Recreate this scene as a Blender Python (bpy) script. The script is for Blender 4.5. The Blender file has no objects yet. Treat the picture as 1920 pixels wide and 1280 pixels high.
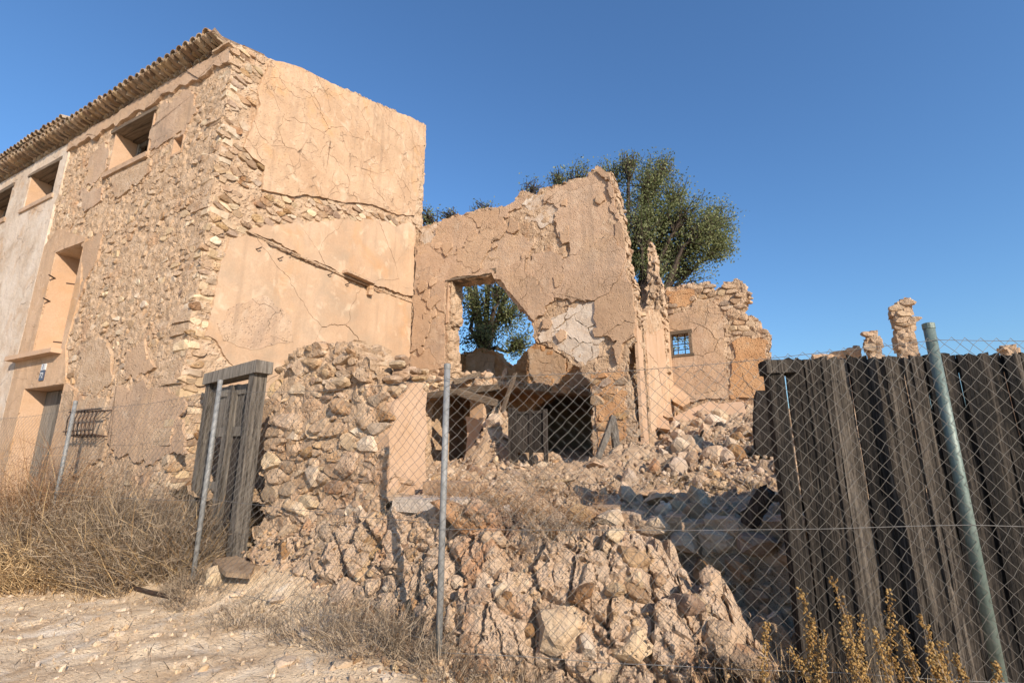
import bpy, bmesh, math, random
import numpy as np
from mathutils import Vector, Matrix, Euler

# ------------------------------------------------------------------ camera, sky, sun, exposure
# World frame: X runs along the old facade (to the right), Y away from the street, Z up.
# The origin is the house corner at street level.
scene = bpy.context.scene
CAM = Vector((7.48, -4.04, 1.5))
YAW = math.atan(0.51)
PITCH = math.atan(210 / 900.0)
FPX = 900.0
cd = bpy.data.cameras.new('camera')
cam = bpy.data.objects.new('camera', cd)
scene.collection.objects.link(cam)
cam.location = CAM
cam.rotation_euler = (math.pi / 2 + PITCH, 0, YAW)
cd.sensor_width = 36
cd.lens = FPX / 1920 * 36
cd.clip_start = 0.05
cd.clip_end = 2000
scene.camera = cam

SUN_EL = math.radians(24.5)
SUN_H = Vector((0.862, -0.507)).normalized()
SUN_DIR = Vector((SUN_H.x * math.cos(SUN_EL), SUN_H.y * math.cos(SUN_EL), math.sin(SUN_EL)))

world = bpy.data.worlds.new('World')
scene.world = world
world.use_nodes = True
wn = world.node_tree
wn.nodes.clear()
sky = wn.nodes.new('ShaderNodeTexSky')
sky.sky_type = 'NISHITA'
sky.sun_disc = False
sky.sun_elevation = SUN_EL
sky.sun_rotation = math.atan2(SUN_H.x, SUN_H.y)
sky.altitude = 300
sky.air_density = 1.4
sky.dust_density = 0.6
sky.ozone_density = 8.5
bg = wn.nodes.new('ShaderNodeBackground')
bg.inputs['Strength'].default_value = 0.142
wo = wn.nodes.new('ShaderNodeOutputWorld')
wn.links.new(sky.outputs[0], bg.inputs[0])
wn.links.new(bg.outputs[0], wo.inputs[0])

sl = bpy.data.lights.new('sun', 'SUN')
sl.energy = 5.0
sl.angle = math.radians(0.55)
sl.color = (1.0, 0.86, 0.70)
sun = bpy.data.objects.new('sun', sl)
scene.collection.objects.link(sun)
sun.location = (20, -12, 12)
sun.rotation_euler = SUN_DIR.to_track_quat('Z', 'Y').to_euler()

scene.view_settings.view_transform = 'Standard'
scene.view_settings.look = 'None'
scene.view_settings.gamma = 1
scene.view_settings.exposure = 0.42
scene.view_settings.use_curve_mapping = False

# ------------------------------------------------------------------ survey helpers: a sight line of the camera met with a real plane
_cf = (-math.sin(YAW), math.cos(YAW))
_cr = (math.cos(YAW), math.sin(YAW))


def ray(px, py):
    cx = (px - 960) / FPX
    cy = (640 - py) / FPX
    fw = math.cos(PITCH) - cy * math.sin(PITCH)
    return (_cr[0] * cx + _cf[0] * fw, _cr[1] * cx + _cf[1] * fw, math.sin(PITCH) + cy * math.cos(PITCH))


def pv(px, py, v=0.0):
    r = ray(px, py)
    t = (v - CAM.y) / r[1]
    return (CAM.x + r[0] * t, v, CAM.z + r[2] * t)


def pu(px, py, u=0.0):
    r = ray(px, py)
    t = (u - CAM.x) / r[0]
    return (u, CAM.y + r[1] * t, CAM.z + r[2] * t)


def pz(px, py, z=0.0):
    r = ray(px, py)
    t = (z - CAM.z) / r[2]
    return (CAM.x + r[0] * t, CAM.y + r[1] * t, z)


def pd(px, py, d):
    r = ray(px, py)
    t = d / (r[0] * _cf[0] + r[1] * _cf[1])
    return (CAM.x + r[0] * t, CAM.y + r[1] * t, CAM.z + r[2] * t)


def LV(pts, v=0.0):
    return [(lambda q: (q[0], q[2]))(pv(x, y, v)) for x, y in pts]


def LU(pts, u=0.0):
    return [(lambda q: (q[1], q[2]))(pu(x, y, u)) for x, y in pts]


# ------------------------------------------------------------------ noise
def _hash(ix, iy, iz, seed):
    n = (ix.astype(np.int64) * 374761393 + iy.astype(np.int64) * 668265263 + iz.astype(np.int64) * 2147483647 // 7 + seed * 1274126177) & 0xffffffff
    n = ((n ^ (n >> 13)) * 1274126177) & 0xffffffff
    n = ((n ^ (n >> 15)) * 2246822519) & 0xffffffff
    n = n ^ (n >> 16)
    return (n & 0xffffff) / float(0xffffff)


def vnoise(p, seed=0):
    p = np.asarray(p, float)
    i = np.floor(p).astype(np.int64)
    f = p - i
    f = f * f * (3 - 2 * f)
    out = 0
    for dx in (0, 1):
        wx = f[:, 0] if dx else 1 - f[:, 0]
        for dy in (0, 1):
            wy = f[:, 1] if dy else 1 - f[:, 1]
            for dz in (0, 1):
                wz = f[:, 2] if dz else 1 - f[:, 2]
                out = out + wx * wy * wz * _hash(i[:, 0] + dx, i[:, 1] + dy, i[:, 2] + dz, seed)
    return out * 2 - 1


def fbm(p, scale, octs=4, seed=0, gain=0.5):
    p = np.asarray(p, float)
    a = 1.0
    s = 1.0 / scale
    out = np.zeros(len(p))
    for k in range(octs):
        out += a * vnoise(p * s + 17.3 * k, seed + k)
        a *= gain
        s *= 2.03
    return out


def facets(p, scale, seed=0, tilt=0.6):
    """tilted flat facets, one per cell: returns (height -1..1, distance to cell edge)"""
    q = np.asarray(p, float) / scale
    i = np.floor(q).astype(np.int64)
    n = len(q)
    best = np.full(n, 1e9)
    sec = np.full(n, 1e9)
    h = np.zeros(n)
    for dx in (-1, 0, 1):
        for dy in (-1, 0, 1):
            for dz in (-1, 0, 1):
                cx, cy, cz = i[:, 0] + dx, i[:, 1] + dy, i[:, 2] + dz
                ox = q[:, 0] - (cx + 0.1 + 0.8 * _hash(cx, cy, cz, seed + 1))
                oy = q[:, 1] - (cy + 0.1 + 0.8 * _hash(cx, cy, cz, seed + 2))
                oz = q[:, 2] - (cz + 0.1 + 0.8 * _hash(cx, cy, cz, seed + 3))
                d = ox * ox + oy * oy + oz * oz
                r = _hash(cx, cy, cz, seed + 4) * 2 - 1
                g = tilt * (ox * (_hash(cx, cy, cz, seed + 5) * 2 - 1) + oy * (_hash(cx, cy, cz, seed + 6) * 2 - 1) + oz * (_hash(cx, cy, cz, seed + 7) * 2 - 1))
                m = d < best
                sec = np.where(m, best, np.minimum(sec, d))
                h = np.where(m, r + g * 2, h)
                best = np.where(m, d, best)
    return h, np.sqrt(sec) - np.sqrt(best)


# ------------------------------------------------------------------ objects
COL = scene.collection


def empty(name, loc, label=None, cat=None, group=None, kind=None):
    o = bpy.data.objects.new(name, None)
    o.empty_display_size = 0.1
    COL.objects.link(o)
    o.location = loc
    tag(o, label, cat, group, kind)
    return o


def tag(o, label=None, cat=None, group=None, kind=None):
    if label:
        o['label'] = label
    if cat:
        o['category'] = cat
    if group:
        o['group'] = group
    if kind:
        o['kind'] = kind
    return o


def wloc(o):
    """world location of an unrotated parent chain"""
    l = Vector(o.location)
    while o.parent:
        o = o.parent
        l = l + o.location
    return l


def obj(name, verts, faces, m, parent=None, smooth=False, kind=None, origin=None):
    """verts in world coordinates; the object's origin is put at its base centre"""
    V = np.asarray(verts, float).reshape(-1, 3)
    if origin is None:
        mn, mx = V.min(0), V.max(0)
        origin = np.array([(mn[0] + mx[0]) / 2, (mn[1] + mx[1]) / 2, mn[2]])
    V = V - np.asarray(origin, float)
    me = bpy.data.meshes.new(name)
    F = faces.tolist() if isinstance(faces, np.ndarray) else faces
    me.from_pydata(V.tolist(), [], F)
    if smooth:
        me.polygons.foreach_set('use_smooth', [True] * len(me.polygons))
    me.materials.append(m)
    o = bpy.data.objects.new(name, me)
    COL.objects.link(o)
    if parent is not None:
        o.parent = parent
        o.location = Vector(origin) - wloc(parent)
    else:
        o.location = Vector(origin)
    if kind:
        o['kind'] = kind
    return o


class MB:
    def __init__(s):
        s.v = []
        s.f = []

    def add(s, verts, faces):
        n = len(s.v)
        s.v.extend([tuple(p) for p in verts])
        s.f.extend([tuple(i + n for i in f) for f in faces])

    def box(s, x0, x1, y0, y1, z0, z1, jit=0.0, rng=random):
        j = lambda: rng.uniform(-jit, jit)
        vs = [(x + j(), y + j(), z + j()) for z in (z0, z1) for y in (y0, y1) for x in (x0, x1)]
        s.add(vs, [(0, 2, 3, 1), (4, 5, 7, 6), (0, 1, 5, 4), (2, 6, 7, 3), (0, 4, 6, 2), (1, 3, 7, 5)])

    def tube(s, pts, rad, sides=6, cap=True):
        pts = [Vector(p) for p in pts]
        rad = rad if isinstance(rad, (list, tuple)) else [rad] * len(pts)
        rings = []
        up = None
        for i, p in enumerate(pts):
            t = (pts[min(i + 1, len(pts) - 1)] - pts[max(i - 1, 0)]).normalized()
            a = t.cross(Vector((0, 0, 1)) if abs(t.z) < 0.95 else Vector((1, 0, 0))).normalized() if up is None else (up - t * up.dot(t)).normalized()
            up = a
            b = t.cross(a)
            rings.append([p + (a * math.cos(k / sides * 2 * math.pi) + b * math.sin(k / sides * 2 * math.pi)) * rad[i] for k in range(sides)])
        n = len(s.v)
        for r in rings:
            s.v.extend([tuple(q) for q in r])
        for i in range(len(rings) - 1):
            for k in range(sides):
                k2 = (k + 1) % sides
                s.f.append((n + i * sides + k, n + i * sides + k2, n + (i + 1) * sides + k2, n + (i + 1) * sides + k))
        if cap:
            s.f.append(tuple(n + k for k in reversed(range(sides))))
            s.f.append(tuple(n + (len(rings) - 1) * sides + k for k in range(sides)))

    def build(s, name, m, parent=None, smooth=False, kind=None, origin=None):
        return obj(name, s.v, s.f, m, parent, smooth, kind, origin)


# ------------------------------------------------------------------ materials
ALB = 0.87


def mat(name, cols, scale=3.0, rough=0.9, bump=(0.4, 30.0), bump2=(0.0, 5.0), var=0.25, stretch=(1, 1, 1), metallic=0.0,
        detail=8, contrast=(0.3, 0.7), stain=None, cracks=None, space='world', spec=0.3, hue=0.0, pit=None, streak=None):
    m = bpy.data.materials.new(name)
    m.use_nodes = True
    nt = m.node_tree
    N, L = nt.nodes, nt.links
    bs = N['Principled BSDF']
    bs.inputs['Roughness'].default_value = rough
    bs.inputs['Metallic'].default_value = metallic
    bs.inputs['Specular IOR Level'].default_value = spec

    def nd(t, **k):
        n = N.new(t)
        for a, b in k.items():
            setattr(n, a, b)
        return n
    if space == 'world':
        src = nd('ShaderNodeNewGeometry').outputs['Position']
    else:
        src = nd('ShaderNodeTexCoord').outputs['Object']
    mp = nd('ShaderNodeMapping')
    mp.inputs['Scale'].default_value = stretch
    L.new(src, mp.inputs['Vector'])
    co = mp.outputs['Vector']

    def noise(sc, det=detail, rg=0.6, dist=0.0):
        n = nd('ShaderNodeTexNoise')
        n.inputs['Scale'].default_value = sc
        n.inputs['Detail'].default_value = det
        n.inputs['Roughness'].default_value = rg
        n.inputs['Distortion'].default_value = dist
        L.new(co, n.inputs['Vector'])
        return n.outputs['Fac']

    def math_(op, a, b=None, clamp=False):
        n = nd('ShaderNodeMath', operation=op, use_clamp=clamp)
        for i, x in enumerate((a, b)):
            if x is None:
                continue
            if isinstance(x, (int, float)):
                n.inputs[i].default_value = x
            else:
                L.new(x, n.inputs[i])
        return n.outputs[0]

    def mix(fac, a, b, bt='MIX'):
        n = nd('ShaderNodeMix', data_type='RGBA', blend_type=bt)
        for i, x in ((0, fac), (6, a), (7, b)):
            if isinstance(x, (int, float)):
                n.inputs[i].default_value = x
            elif isinstance(x, tuple):
                n.inputs[i].default_value = (*x, 1)
            else:
                L.new(x, n.inputs[i])
        return n.outputs[2]
    base = noise(scale, detail, 0.62, 0.3)
    rmp = nd('ShaderNodeValToRGB')
    cols = [tuple(c * ALB for c in q) for q in cols]
    els = rmp.color_ramp.elements
    k = len(cols)
    while len(els) < k:
        els.new(0.5)
    for i, c in enumerate(cols):
        els[i].position = contrast[0] + (contrast[1] - contrast[0]) * i / max(1, k - 1)
        els[i].color = (*c, 1)
    rnd = math_('FRACT', math_('ADD', nd('ShaderNodeObjectInfo').outputs['Random'], nd('ShaderNodeNewGeometry').outputs['Random Per Island']))
    shift = math_('MULTIPLY', math_('SUBTRACT', rnd, 0.5), var)
    L.new(math_('ADD', base, shift), rmp.inputs[0])
    col = rmp.outputs[0]
    # fine value speckle
    sp = noise(scale * 14 + 20, 4, 0.7)
    col = mix(0.35, col, mix(1.0, col, mix(sp, (0.35, 0.35, 0.35), (1.6, 1.6, 1.6)), 'MULTIPLY'))
    if hue:
        rn2 = math_('FRACT', math_('MULTIPLY', rnd, 7.31))
        hs = nd('ShaderNodeHueSaturation')
        L.new(math_('ADD', 0.5 - hue / 2, math_('MULTIPLY', rn2, hue)), hs.inputs['Hue'])
        L.new(math_('ADD', 0.88, math_('MULTIPLY', math_('FRACT', math_('MULTIPLY', rnd, 13.7)), 0.3)), hs.inputs['Saturation'])
        L.new(math_('ADD', 0.82, math_('MULTIPLY', math_('FRACT', math_('MULTIPLY', rnd, 29.3)), 0.34)), hs.inputs['Value'])
        L.new(col, hs.inputs['Color'])
        col = hs.outputs[0]
    if stain:
        for (c, sc, lo, hi, amt) in stain:
            n = noise(sc, 6, 0.6, 0.6)
            mr = nd('ShaderNodeMapRange')
            mr.inputs[1].default_value = lo
            mr.inputs[2].default_value = hi
            mr.inputs[3].default_value = 0
            mr.inputs[4].default_value = amt
            L.new(n, mr.inputs[0])
            col = mix(mr.outputs[0], col, tuple(x * ALB for x in c))
    if streak:
        mp2 = nd('ShaderNodeMapping')
        mp2.inputs['Scale'].default_value = (7, 7, 0.55)
        L.new(src, mp2.inputs['Vector'])
        n = nd('ShaderNodeTexNoise')
        n.inputs['Scale'].default_value = 1.0
        n.inputs['Detail'].default_value = 5
        L.new(mp2.outputs[0], n.inputs['Vector'])
        mr = nd('ShaderNodeMapRange')
        mr.inputs[1].default_value = 0.52
        mr.inputs[2].default_value = 0.72
        mr.inputs[3].default_value = 0
        mr.inputs[4].default_value = streak[1]
        L.new(n.outputs['Fac'], mr.inputs[0])
        col = mix(mr.outputs[0], col, tuple(x * ALB for x in streak[0]))
    hgt = math_('MULTIPLY', noise(bump[1], 6, 0.65), bump[0])
    if bump2[0]:
        hgt = math_('ADD', hgt, math_('MULTIPLY', noise(bump2[1], 5, 0.6), bump2[0]))
    if cracks:
        (csc, cw, cdep, cdark) = cracks
        vo = nd('ShaderNodeTexVoronoi', feature='DISTANCE_TO_EDGE')
        vo.inputs['Scale'].default_value = csc
        wv = nd('ShaderNodeVectorMath', operation='ADD')
        nv = nd('ShaderNodeTexNoise')
        nv.inputs['Scale'].default_value = csc * 1.3
        nv.inputs['Detail'].default_value = 5
        L.new(co, nv.inputs['Vector'])
        sc_ = nd('ShaderNodeVectorMath', operation='SCALE')
        sc_.inputs['Scale'].default_value = 1.1 / csc
        L.new(nv.outputs['Color'], sc_.inputs[0])
        L.new(co, wv.inputs[0])
        L.new(sc_.outputs[0], wv.inputs[1])
        L.new(wv.outputs[0], vo.inputs['Vector'])
        mr = nd('ShaderNodeMapRange')
        mr.inputs[1].default_value = 0
        mr.inputs[2].default_value = cw
        mr.inputs[3].default_value = 1
        mr.inputs[4].default_value = 0
        L.new(vo.outputs['Distance'], mr.inputs[0])
        gate_ = nd('ShaderNodeMapRange')
        gate_.inputs[1].default_value = 0.48
        gate_.inputs[2].default_value = 0.58
        L.new(noise(csc * 0.6, 2), gate_.inputs[0])
        cm = math_('MULTIPLY', mr.outputs[0], gate_.outputs[0])
        col = mix(math_('MULTIPLY', cm, cdark), col, (0.12, 0.07, 0.04))
        hgt = math_('SUBTRACT', hgt, math_('MULTIPLY', cm, cdep))
    if pit:
        vo = nd('ShaderNodeTexVoronoi', feature='F1')
        vo.inputs['Scale'].default_value = pit[0]
        L.new(co, vo.inputs['Vector'])
        mr = nd('ShaderNodeMapRange')
        mr.inputs[1].default_value = 0.12
        mr.inputs[2].default_value = 0.3
        mr.inputs[3].default_value = -1
        mr.inputs[4].default_value = 0
        L.new(vo.outputs['Distance'], mr.inputs[0])
        hgt = math_('ADD', hgt, math_('MULTIPLY', mr.outputs[0], pit[1]))
    bp = nd('ShaderNodeBump')
    bp.inputs['Strength'].default_value = 1.0
    bp.inputs['Distance'].default_value = 0.02
    L.new(hgt, bp.inputs['Height'])
    L.new(bp.outputs[0], bs.inputs['Normal'])
    L.new(col, bs.inputs['Base Color'])
    return m


M = {}
M['plaster'] = mat('peach_plaster', [(0.49, 0.32, 0.195), (0.58, 0.395, 0.252), (0.64, 0.45, 0.30)], 0.9, 0.93, (0.5, 45), (0.9, 7), 0.12,
                   stain=[((0.42, 0.29, 0.18), 2.3, 0.52, 0.72, 0.6), ((0.62, 0.33, 0.12), 1.1, 0.55, 0.75, 0.6), ((0.74, 0.56, 0.40), 3.1, 0.56, 0.7, 0.6)],
                   cracks=(2.3, 0.009, 0.8, 0.5), pit=(26, 0.35), streak=((0.36, 0.25, 0.165), 0.5))
M['plaster_smooth'] = mat('smooth_peach_plaster', [(0.47, 0.315, 0.20), (0.55, 0.38, 0.248), (0.60, 0.43, 0.298)], 0.8, 0.93, (0.35, 45), (0.7, 5), 0.05,
                          stain=[((0.40, 0.31, 0.22), 1.3, 0.48, 0.70, 0.7), ((0.58, 0.32, 0.14), 1.0, 0.56, 0.74, 0.6), ((0.74, 0.57, 0.41), 2.4, 0.56, 0.7, 0.6)], streak=((0.38, 0.27, 0.18), 0.45))
M['plaster_clean'] = mat('peach_plaster_reveal', [(0.51, 0.335, 0.21), (0.59, 0.41, 0.28)], 1.5, 0.93, (0.4, 45), (0.6, 6), 0.08,
                         stain=[((0.50, 0.30, 0.15), 2.0, 0.5, 0.8, 0.6)])
M['plaster_grey'] = mat('greyed_plaster', [(0.44, 0.30, 0.195), (0.53, 0.365, 0.245), (0.59, 0.43, 0.30)], 1.1, 0.95, (0.7, 40), (1.2, 8), 0.18,
                        streak=((0.33, 0.24, 0.17), 0.5), stain=[((0.36, 0.27, 0.20), 1.3, 0.52, 0.72, 0.7), ((0.62, 0.42, 0.25), 1.0, 0.5, 0.7, 0.6), ((0.62, 0.48, 0.35), 3.5, 0.55, 0.72, 0.6)],
                        cracks=(2.0, 0.009, 0.9, 0.4), pit=(22, 0.5))
M['plaster_grey2'] = mat('brown_tinted_plaster', [(0.44, 0.29, 0.18), (0.51, 0.345, 0.22), (0.56, 0.395, 0.26)], 1.1, 0.95, (0.6, 40), (1.0, 8), 0.12,
                         stain=[((0.38, 0.27, 0.19), 1.7, 0.5, 0.72, 0.5)], cracks=(1.8, 0.009, 0.9, 0.4), pit=(22, 0.5))
M['limewash'] = mat('pale_limewashed_render', [(0.50, 0.39, 0.29), (0.63, 0.52, 0.41), (0.70, 0.60, 0.50)], 1.4, 0.95, (0.8, 30), (1.6, 5), 0.1,
                    stain=[((0.52, 0.34, 0.20), 1.2, 0.5, 0.7, 0.8), ((0.68, 0.60, 0.50), 3.0, 0.52, 0.66, 0.7)], cracks=(2.0, 0.014, 1.0, 0.4))
M['mortar'] = mat('earth_mortar', [(0.43, 0.295, 0.185), (0.55, 0.39, 0.255), (0.64, 0.475, 0.33)], 5.0, 0.97, (1.3, 38), (1.8, 12), 0.1,
                  stain=[((0.46, 0.23, 0.11), 1.3, 0.55, 0.75, 0.6), ((0.60, 0.47, 0.34), 4.0, 0.55, 0.7, 0.7)], pit=(18, 1.0))
M['clay'] = mat('orange_clay_render', [(0.50, 0.26, 0.12), (0.58, 0.33, 0.165), (0.64, 0.40, 0.22)], 2.5, 0.97, (1.2, 40), (1.5, 9), 0.1, pit=(20, 1.2))
M['stone'] = mat('field_stone', [(0.34, 0.235, 0.155), (0.49, 0.345, 0.225), (0.60, 0.46, 0.32)], 4.0, 0.92, (0.9, 45), (1.4, 12), 0.55, hue=0.012,
                 stain=[((0.62, 0.50, 0.38), 6.0, 0.55, 0.7, 0.6), ((0.27, 0.2, 0.15), 9, 0.6, 0.75, 0.6)])
M['stone_pale'] = mat('pale_limestone', [(0.48, 0.36, 0.24), (0.62, 0.48, 0.33), (0.70, 0.57, 0.42)], 4.0, 0.92, (0.8, 45), (1.2, 12), 0.45, hue=0.012,
                      stain=[((0.5, 0.32, 0.18), 3.0, 0.55, 0.7, 0.6)])
M['rock'] = mat('reddish_conglomerate', [(0.30, 0.185, 0.105), (0.46, 0.30, 0.175), (0.57, 0.395, 0.24), (0.67, 0.50, 0.335)], 6.0, 0.95, (1.4, 42), (2.2, 14), 0.4, hue=0.012,
                stain=[((0.50, 0.26, 0.13), 1.6, 0.54, 0.68, 0.75), ((0.33, 0.26, 0.19), 2.6, 0.56, 0.68, 0.7), ((0.62, 0.40, 0.18), 2.1, 0.6, 0.7, 0.6)], pit=(24, 0.8))
M['rubble'] = mat('grey_rubble', [(0.37, 0.26, 0.17), (0.53, 0.385, 0.26), (0.64, 0.50, 0.36)], 5.0, 0.95, (1.2, 40), (1.6, 14), 0.5, hue=0.012,
                  stain=[((0.52, 0.33, 0.2), 2.0, 0.55, 0.7, 0.5)])
M['soil'] = mat('rubble_soil', [(0.36, 0.245, 0.155), (0.50, 0.355, 0.23), (0.60, 0.45, 0.31)], 3.0, 0.97, (1.5, 45), (2.0, 15), 0.0, pit=(30, 1.0))
M['dirt'] = mat('sandy_track', [(0.76, 0.54, 0.33), (0.88, 0.67, 0.435), (0.94, 0.76, 0.53)], 1.6, 0.97, (0.9, 55), (1.2, 14), 0.0,
                stain=[((0.50, 0.32, 0.17), 1.5, 0.5, 0.64, 0.7), ((0.40, 0.27, 0.16), 4.0, 0.56, 0.7, 0.5), ((0.95, 0.82, 0.64), 2.2, 0.55, 0.66, 0.7)], pit=(40, 0.6))
M['wood'] = mat('weathered_grey_wood', [(0.07, 0.06, 0.05), (0.23, 0.20, 0.165), (0.36, 0.32, 0.27), (0.46, 0.42, 0.36)], 6.0, 0.85, (2.2, 26), (2.6, 9), 0.22,
                stretch=(6, 6, 0.35), contrast=(0.28, 0.78))
M['wood_gate'] = mat('blackened_gate_board', [(0.012, 0.010, 0.009), (0.055, 0.045, 0.036), (0.135, 0.112, 0.09), (0.32, 0.27, 0.215)], 6.0, 0.85, (2.6, 26), (3.4, 8), 0.42,
                     stretch=(9, 9, 0.22), contrast=(0.32, 0.74), stain=[((0.008, 0.007, 0.006), 1.0, 0.5, 0.64, 0.8), ((0.17, 0.14, 0.11), 2.0, 0.6, 0.68, 0.7)])
M['wood_beam'] = mat('sunbleached_beam', [(0.11, 0.08, 0.055), (0.22, 0.165, 0.115), (0.34, 0.26, 0.185)], 5.0, 0.88, (2.0, 22), (2.4, 8), 0.2, stretch=(0.4, 6, 6))
M['wood_dark'] = mat('dark_old_board', [(0.02, 0.016, 0.013), (0.05, 0.04, 0.033), (0.11, 0.09, 0.075)], 6.0, 0.85, (2.0, 26), (2.4, 9), 0.2, stretch=(6, 6, 0.4))
M['steel'] = mat('galvanised_steel', [(0.20, 0.205, 0.20), (0.27, 0.275, 0.27), (0.33, 0.33, 0.32)], 12, 0.65, (0.15, 60), (0, 5), 0.05, metallic=0.25, spec=0.5)
M['green'] = mat('green_painted_steel', [(0.115, 0.16, 0.14), (0.15, 0.20, 0.175), (0.20, 0.245, 0.22)], 6, 0.5, (0.15, 60), (0, 5), 0.05, metallic=0.2, spec=0.5)
M['wire'] = mat('dull_wire', [(0.20, 0.19, 0.175), (0.30, 0.29, 0.27)], 20, 0.6, (0.1, 60), (0, 5), 0.05, metallic=0.5, spec=0.5)
M['iron'] = mat('rusty_iron', [(0.035, 0.026, 0.022), (0.075, 0.05, 0.038), (0.14, 0.075, 0.045)], 14, 0.8, (0.6, 60), (0, 5), 0.1, metallic=0.3)
M['tile'] = mat('lichened_roof_tile', [(0.27, 0.19, 0.13), (0.40, 0.29, 0.19), (0.50, 0.385, 0.27)], 4.0, 0.93, (0.9, 50), (0.8, 12), 0.5, hue=0.012,
                stain=[((0.16, 0.13, 0.10), 3.0, 0.52, 0.68, 0.8), ((0.45, 0.42, 0.24), 6.0, 0.6, 0.7, 0.5)])
M['straw'] = mat('dry_straw', [(0.20, 0.12, 0.06), (0.40, 0.26, 0.125), (0.64, 0.46, 0.25)], 2.0, 0.8, (0.1, 60), (0, 5), 0.75)
M['twig'] = mat('grey_dry_twig', [(0.11, 0.078, 0.052), (0.25, 0.185, 0.125), (0.44, 0.345, 0.24)], 2.0, 0.85, (0.1, 60), (0, 5), 0.75)
M['rust_weed'] = mat('rusty_brown_weed', [(0.16, 0.08, 0.038), (0.30, 0.165, 0.08), (0.44, 0.28, 0.15)], 2.0, 0.85, (0.1, 60), (0, 5), 0.75)
M['seed'] = mat('ochre_seed_head', [(0.24, 0.13, 0.04), (0.40, 0.235, 0.075), (0.52, 0.34, 0.13)], 8.0, 0.85, (0.6, 90), (0, 5), 0.5)
M['leaf'] = mat('olive_leaf', [(0.12, 0.145, 0.05), (0.215, 0.245, 0.095), (0.35, 0.37, 0.165)], 0.7, 0.55, (0.0, 60), (0, 5), 0.55, spec=0.4)
M['leaf_blue'] = mat('dull_green_leaf', [(0.03, 0.05, 0.022), (0.06, 0.085, 0.035), (0.10, 0.12, 0.05)], 0.7, 0.6, (0.0, 60), (0, 5), 0.55, spec=0.3)
M['bark'] = mat('dark_bark', [(0.035, 0.026, 0.02), (0.075, 0.055, 0.042), (0.12, 0.09, 0.07)], 8, 0.95, (2.0, 30), (0, 5), 0.1)
M['glazed'] = mat('glazed_number_tile', [(0.55, 0.55, 0.56), (0.66, 0.66, 0.66)], 12, 0.35, (0.1, 60), (0, 5), 0.05, spec=0.5)
M['ink'] = mat('dark_blue_glaze', [(0.04, 0.05, 0.09), (0.07, 0.08, 0.13)], 20, 0.4, (0.1, 60), (0, 5), 0.05, spec=0.5)
for k in ('leaf', 'leaf_blue'):
    b = M[k].node_tree.nodes['Principled BSDF']
    b.inputs['Transmission Weight'].default_value = 0.0
    tr = M[k].node_tree.nodes.new('ShaderNodeBsdfTranslucent')
    ms = M[k].node_tree.nodes.new('ShaderNodeMixShader')
    ms.inputs[0].default_value = 0.45
    lk = b.inputs['Base Color'].links[0].from_socket
    M[k].node_tree.links.new(lk, tr.inputs[0])
    out = M[k].node_tree.nodes['Material Output']
    M[k].node_tree.links.new(b.outputs[0], ms.inputs[1])
    M[k].node_tree.links.new(tr.outputs[0], ms.inputs[2])
    M[k].node_tree.links.new(ms.outputs[0], out.inputs['Surface'])


# ------------------------------------------------------------------ 2-D geometry
def inside(poly, x, y):
    x = np.asarray(x, float)
    y = np.asarray(y, float)
    c = np.zeros(x.shape, bool)
    n = len(poly)
    for i in range(n):
        x1, y1 = poly[i]
        x2, y2 = poly[(i + 1) % n]
        if y1 == y2:
            continue
        m = ((y1 > y) != (y2 > y)) & (x < (x2 - x1) * (y - y1) / (y2 - y1) + x1)
        c ^= m
    return c


def pin(poly, x, y):
    c = False
    n = len(poly)
    j = n - 1
    for i in range(n):
        if (poly[i][1] > y) != (poly[j][1] > y) and x < (poly[j][0] - poly[i][0]) * (y - poly[i][1]) / (poly[j][1] - poly[i][1]) + poly[i][0]:
            c = not c
        j = i
    return c


def clip(poly, nx, ny, d):
    out = []
    n = len(poly)
    for i in range(n):
        a = poly[i]
        b = poly[(i + 1) % n]
        da = a[0] * nx + a[1] * ny - d
        db = b[0] * nx + b[1] * ny - d
        if da <= 0:
            out.append(a)
        if (da < 0 < db) or (db < 0 < da):
            t = da / (da - db)
            out.append((a[0] + (b[0] - a[0]) * t, a[1] + (b[1] - a[1]) * t))
    return out


def area(p):
    return 0.5 * sum(p[i][0] * p[(i + 1) % len(p)][1] - p[(i + 1) % len(p)][0] * p[i][1] for i in range(len(p)))


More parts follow.
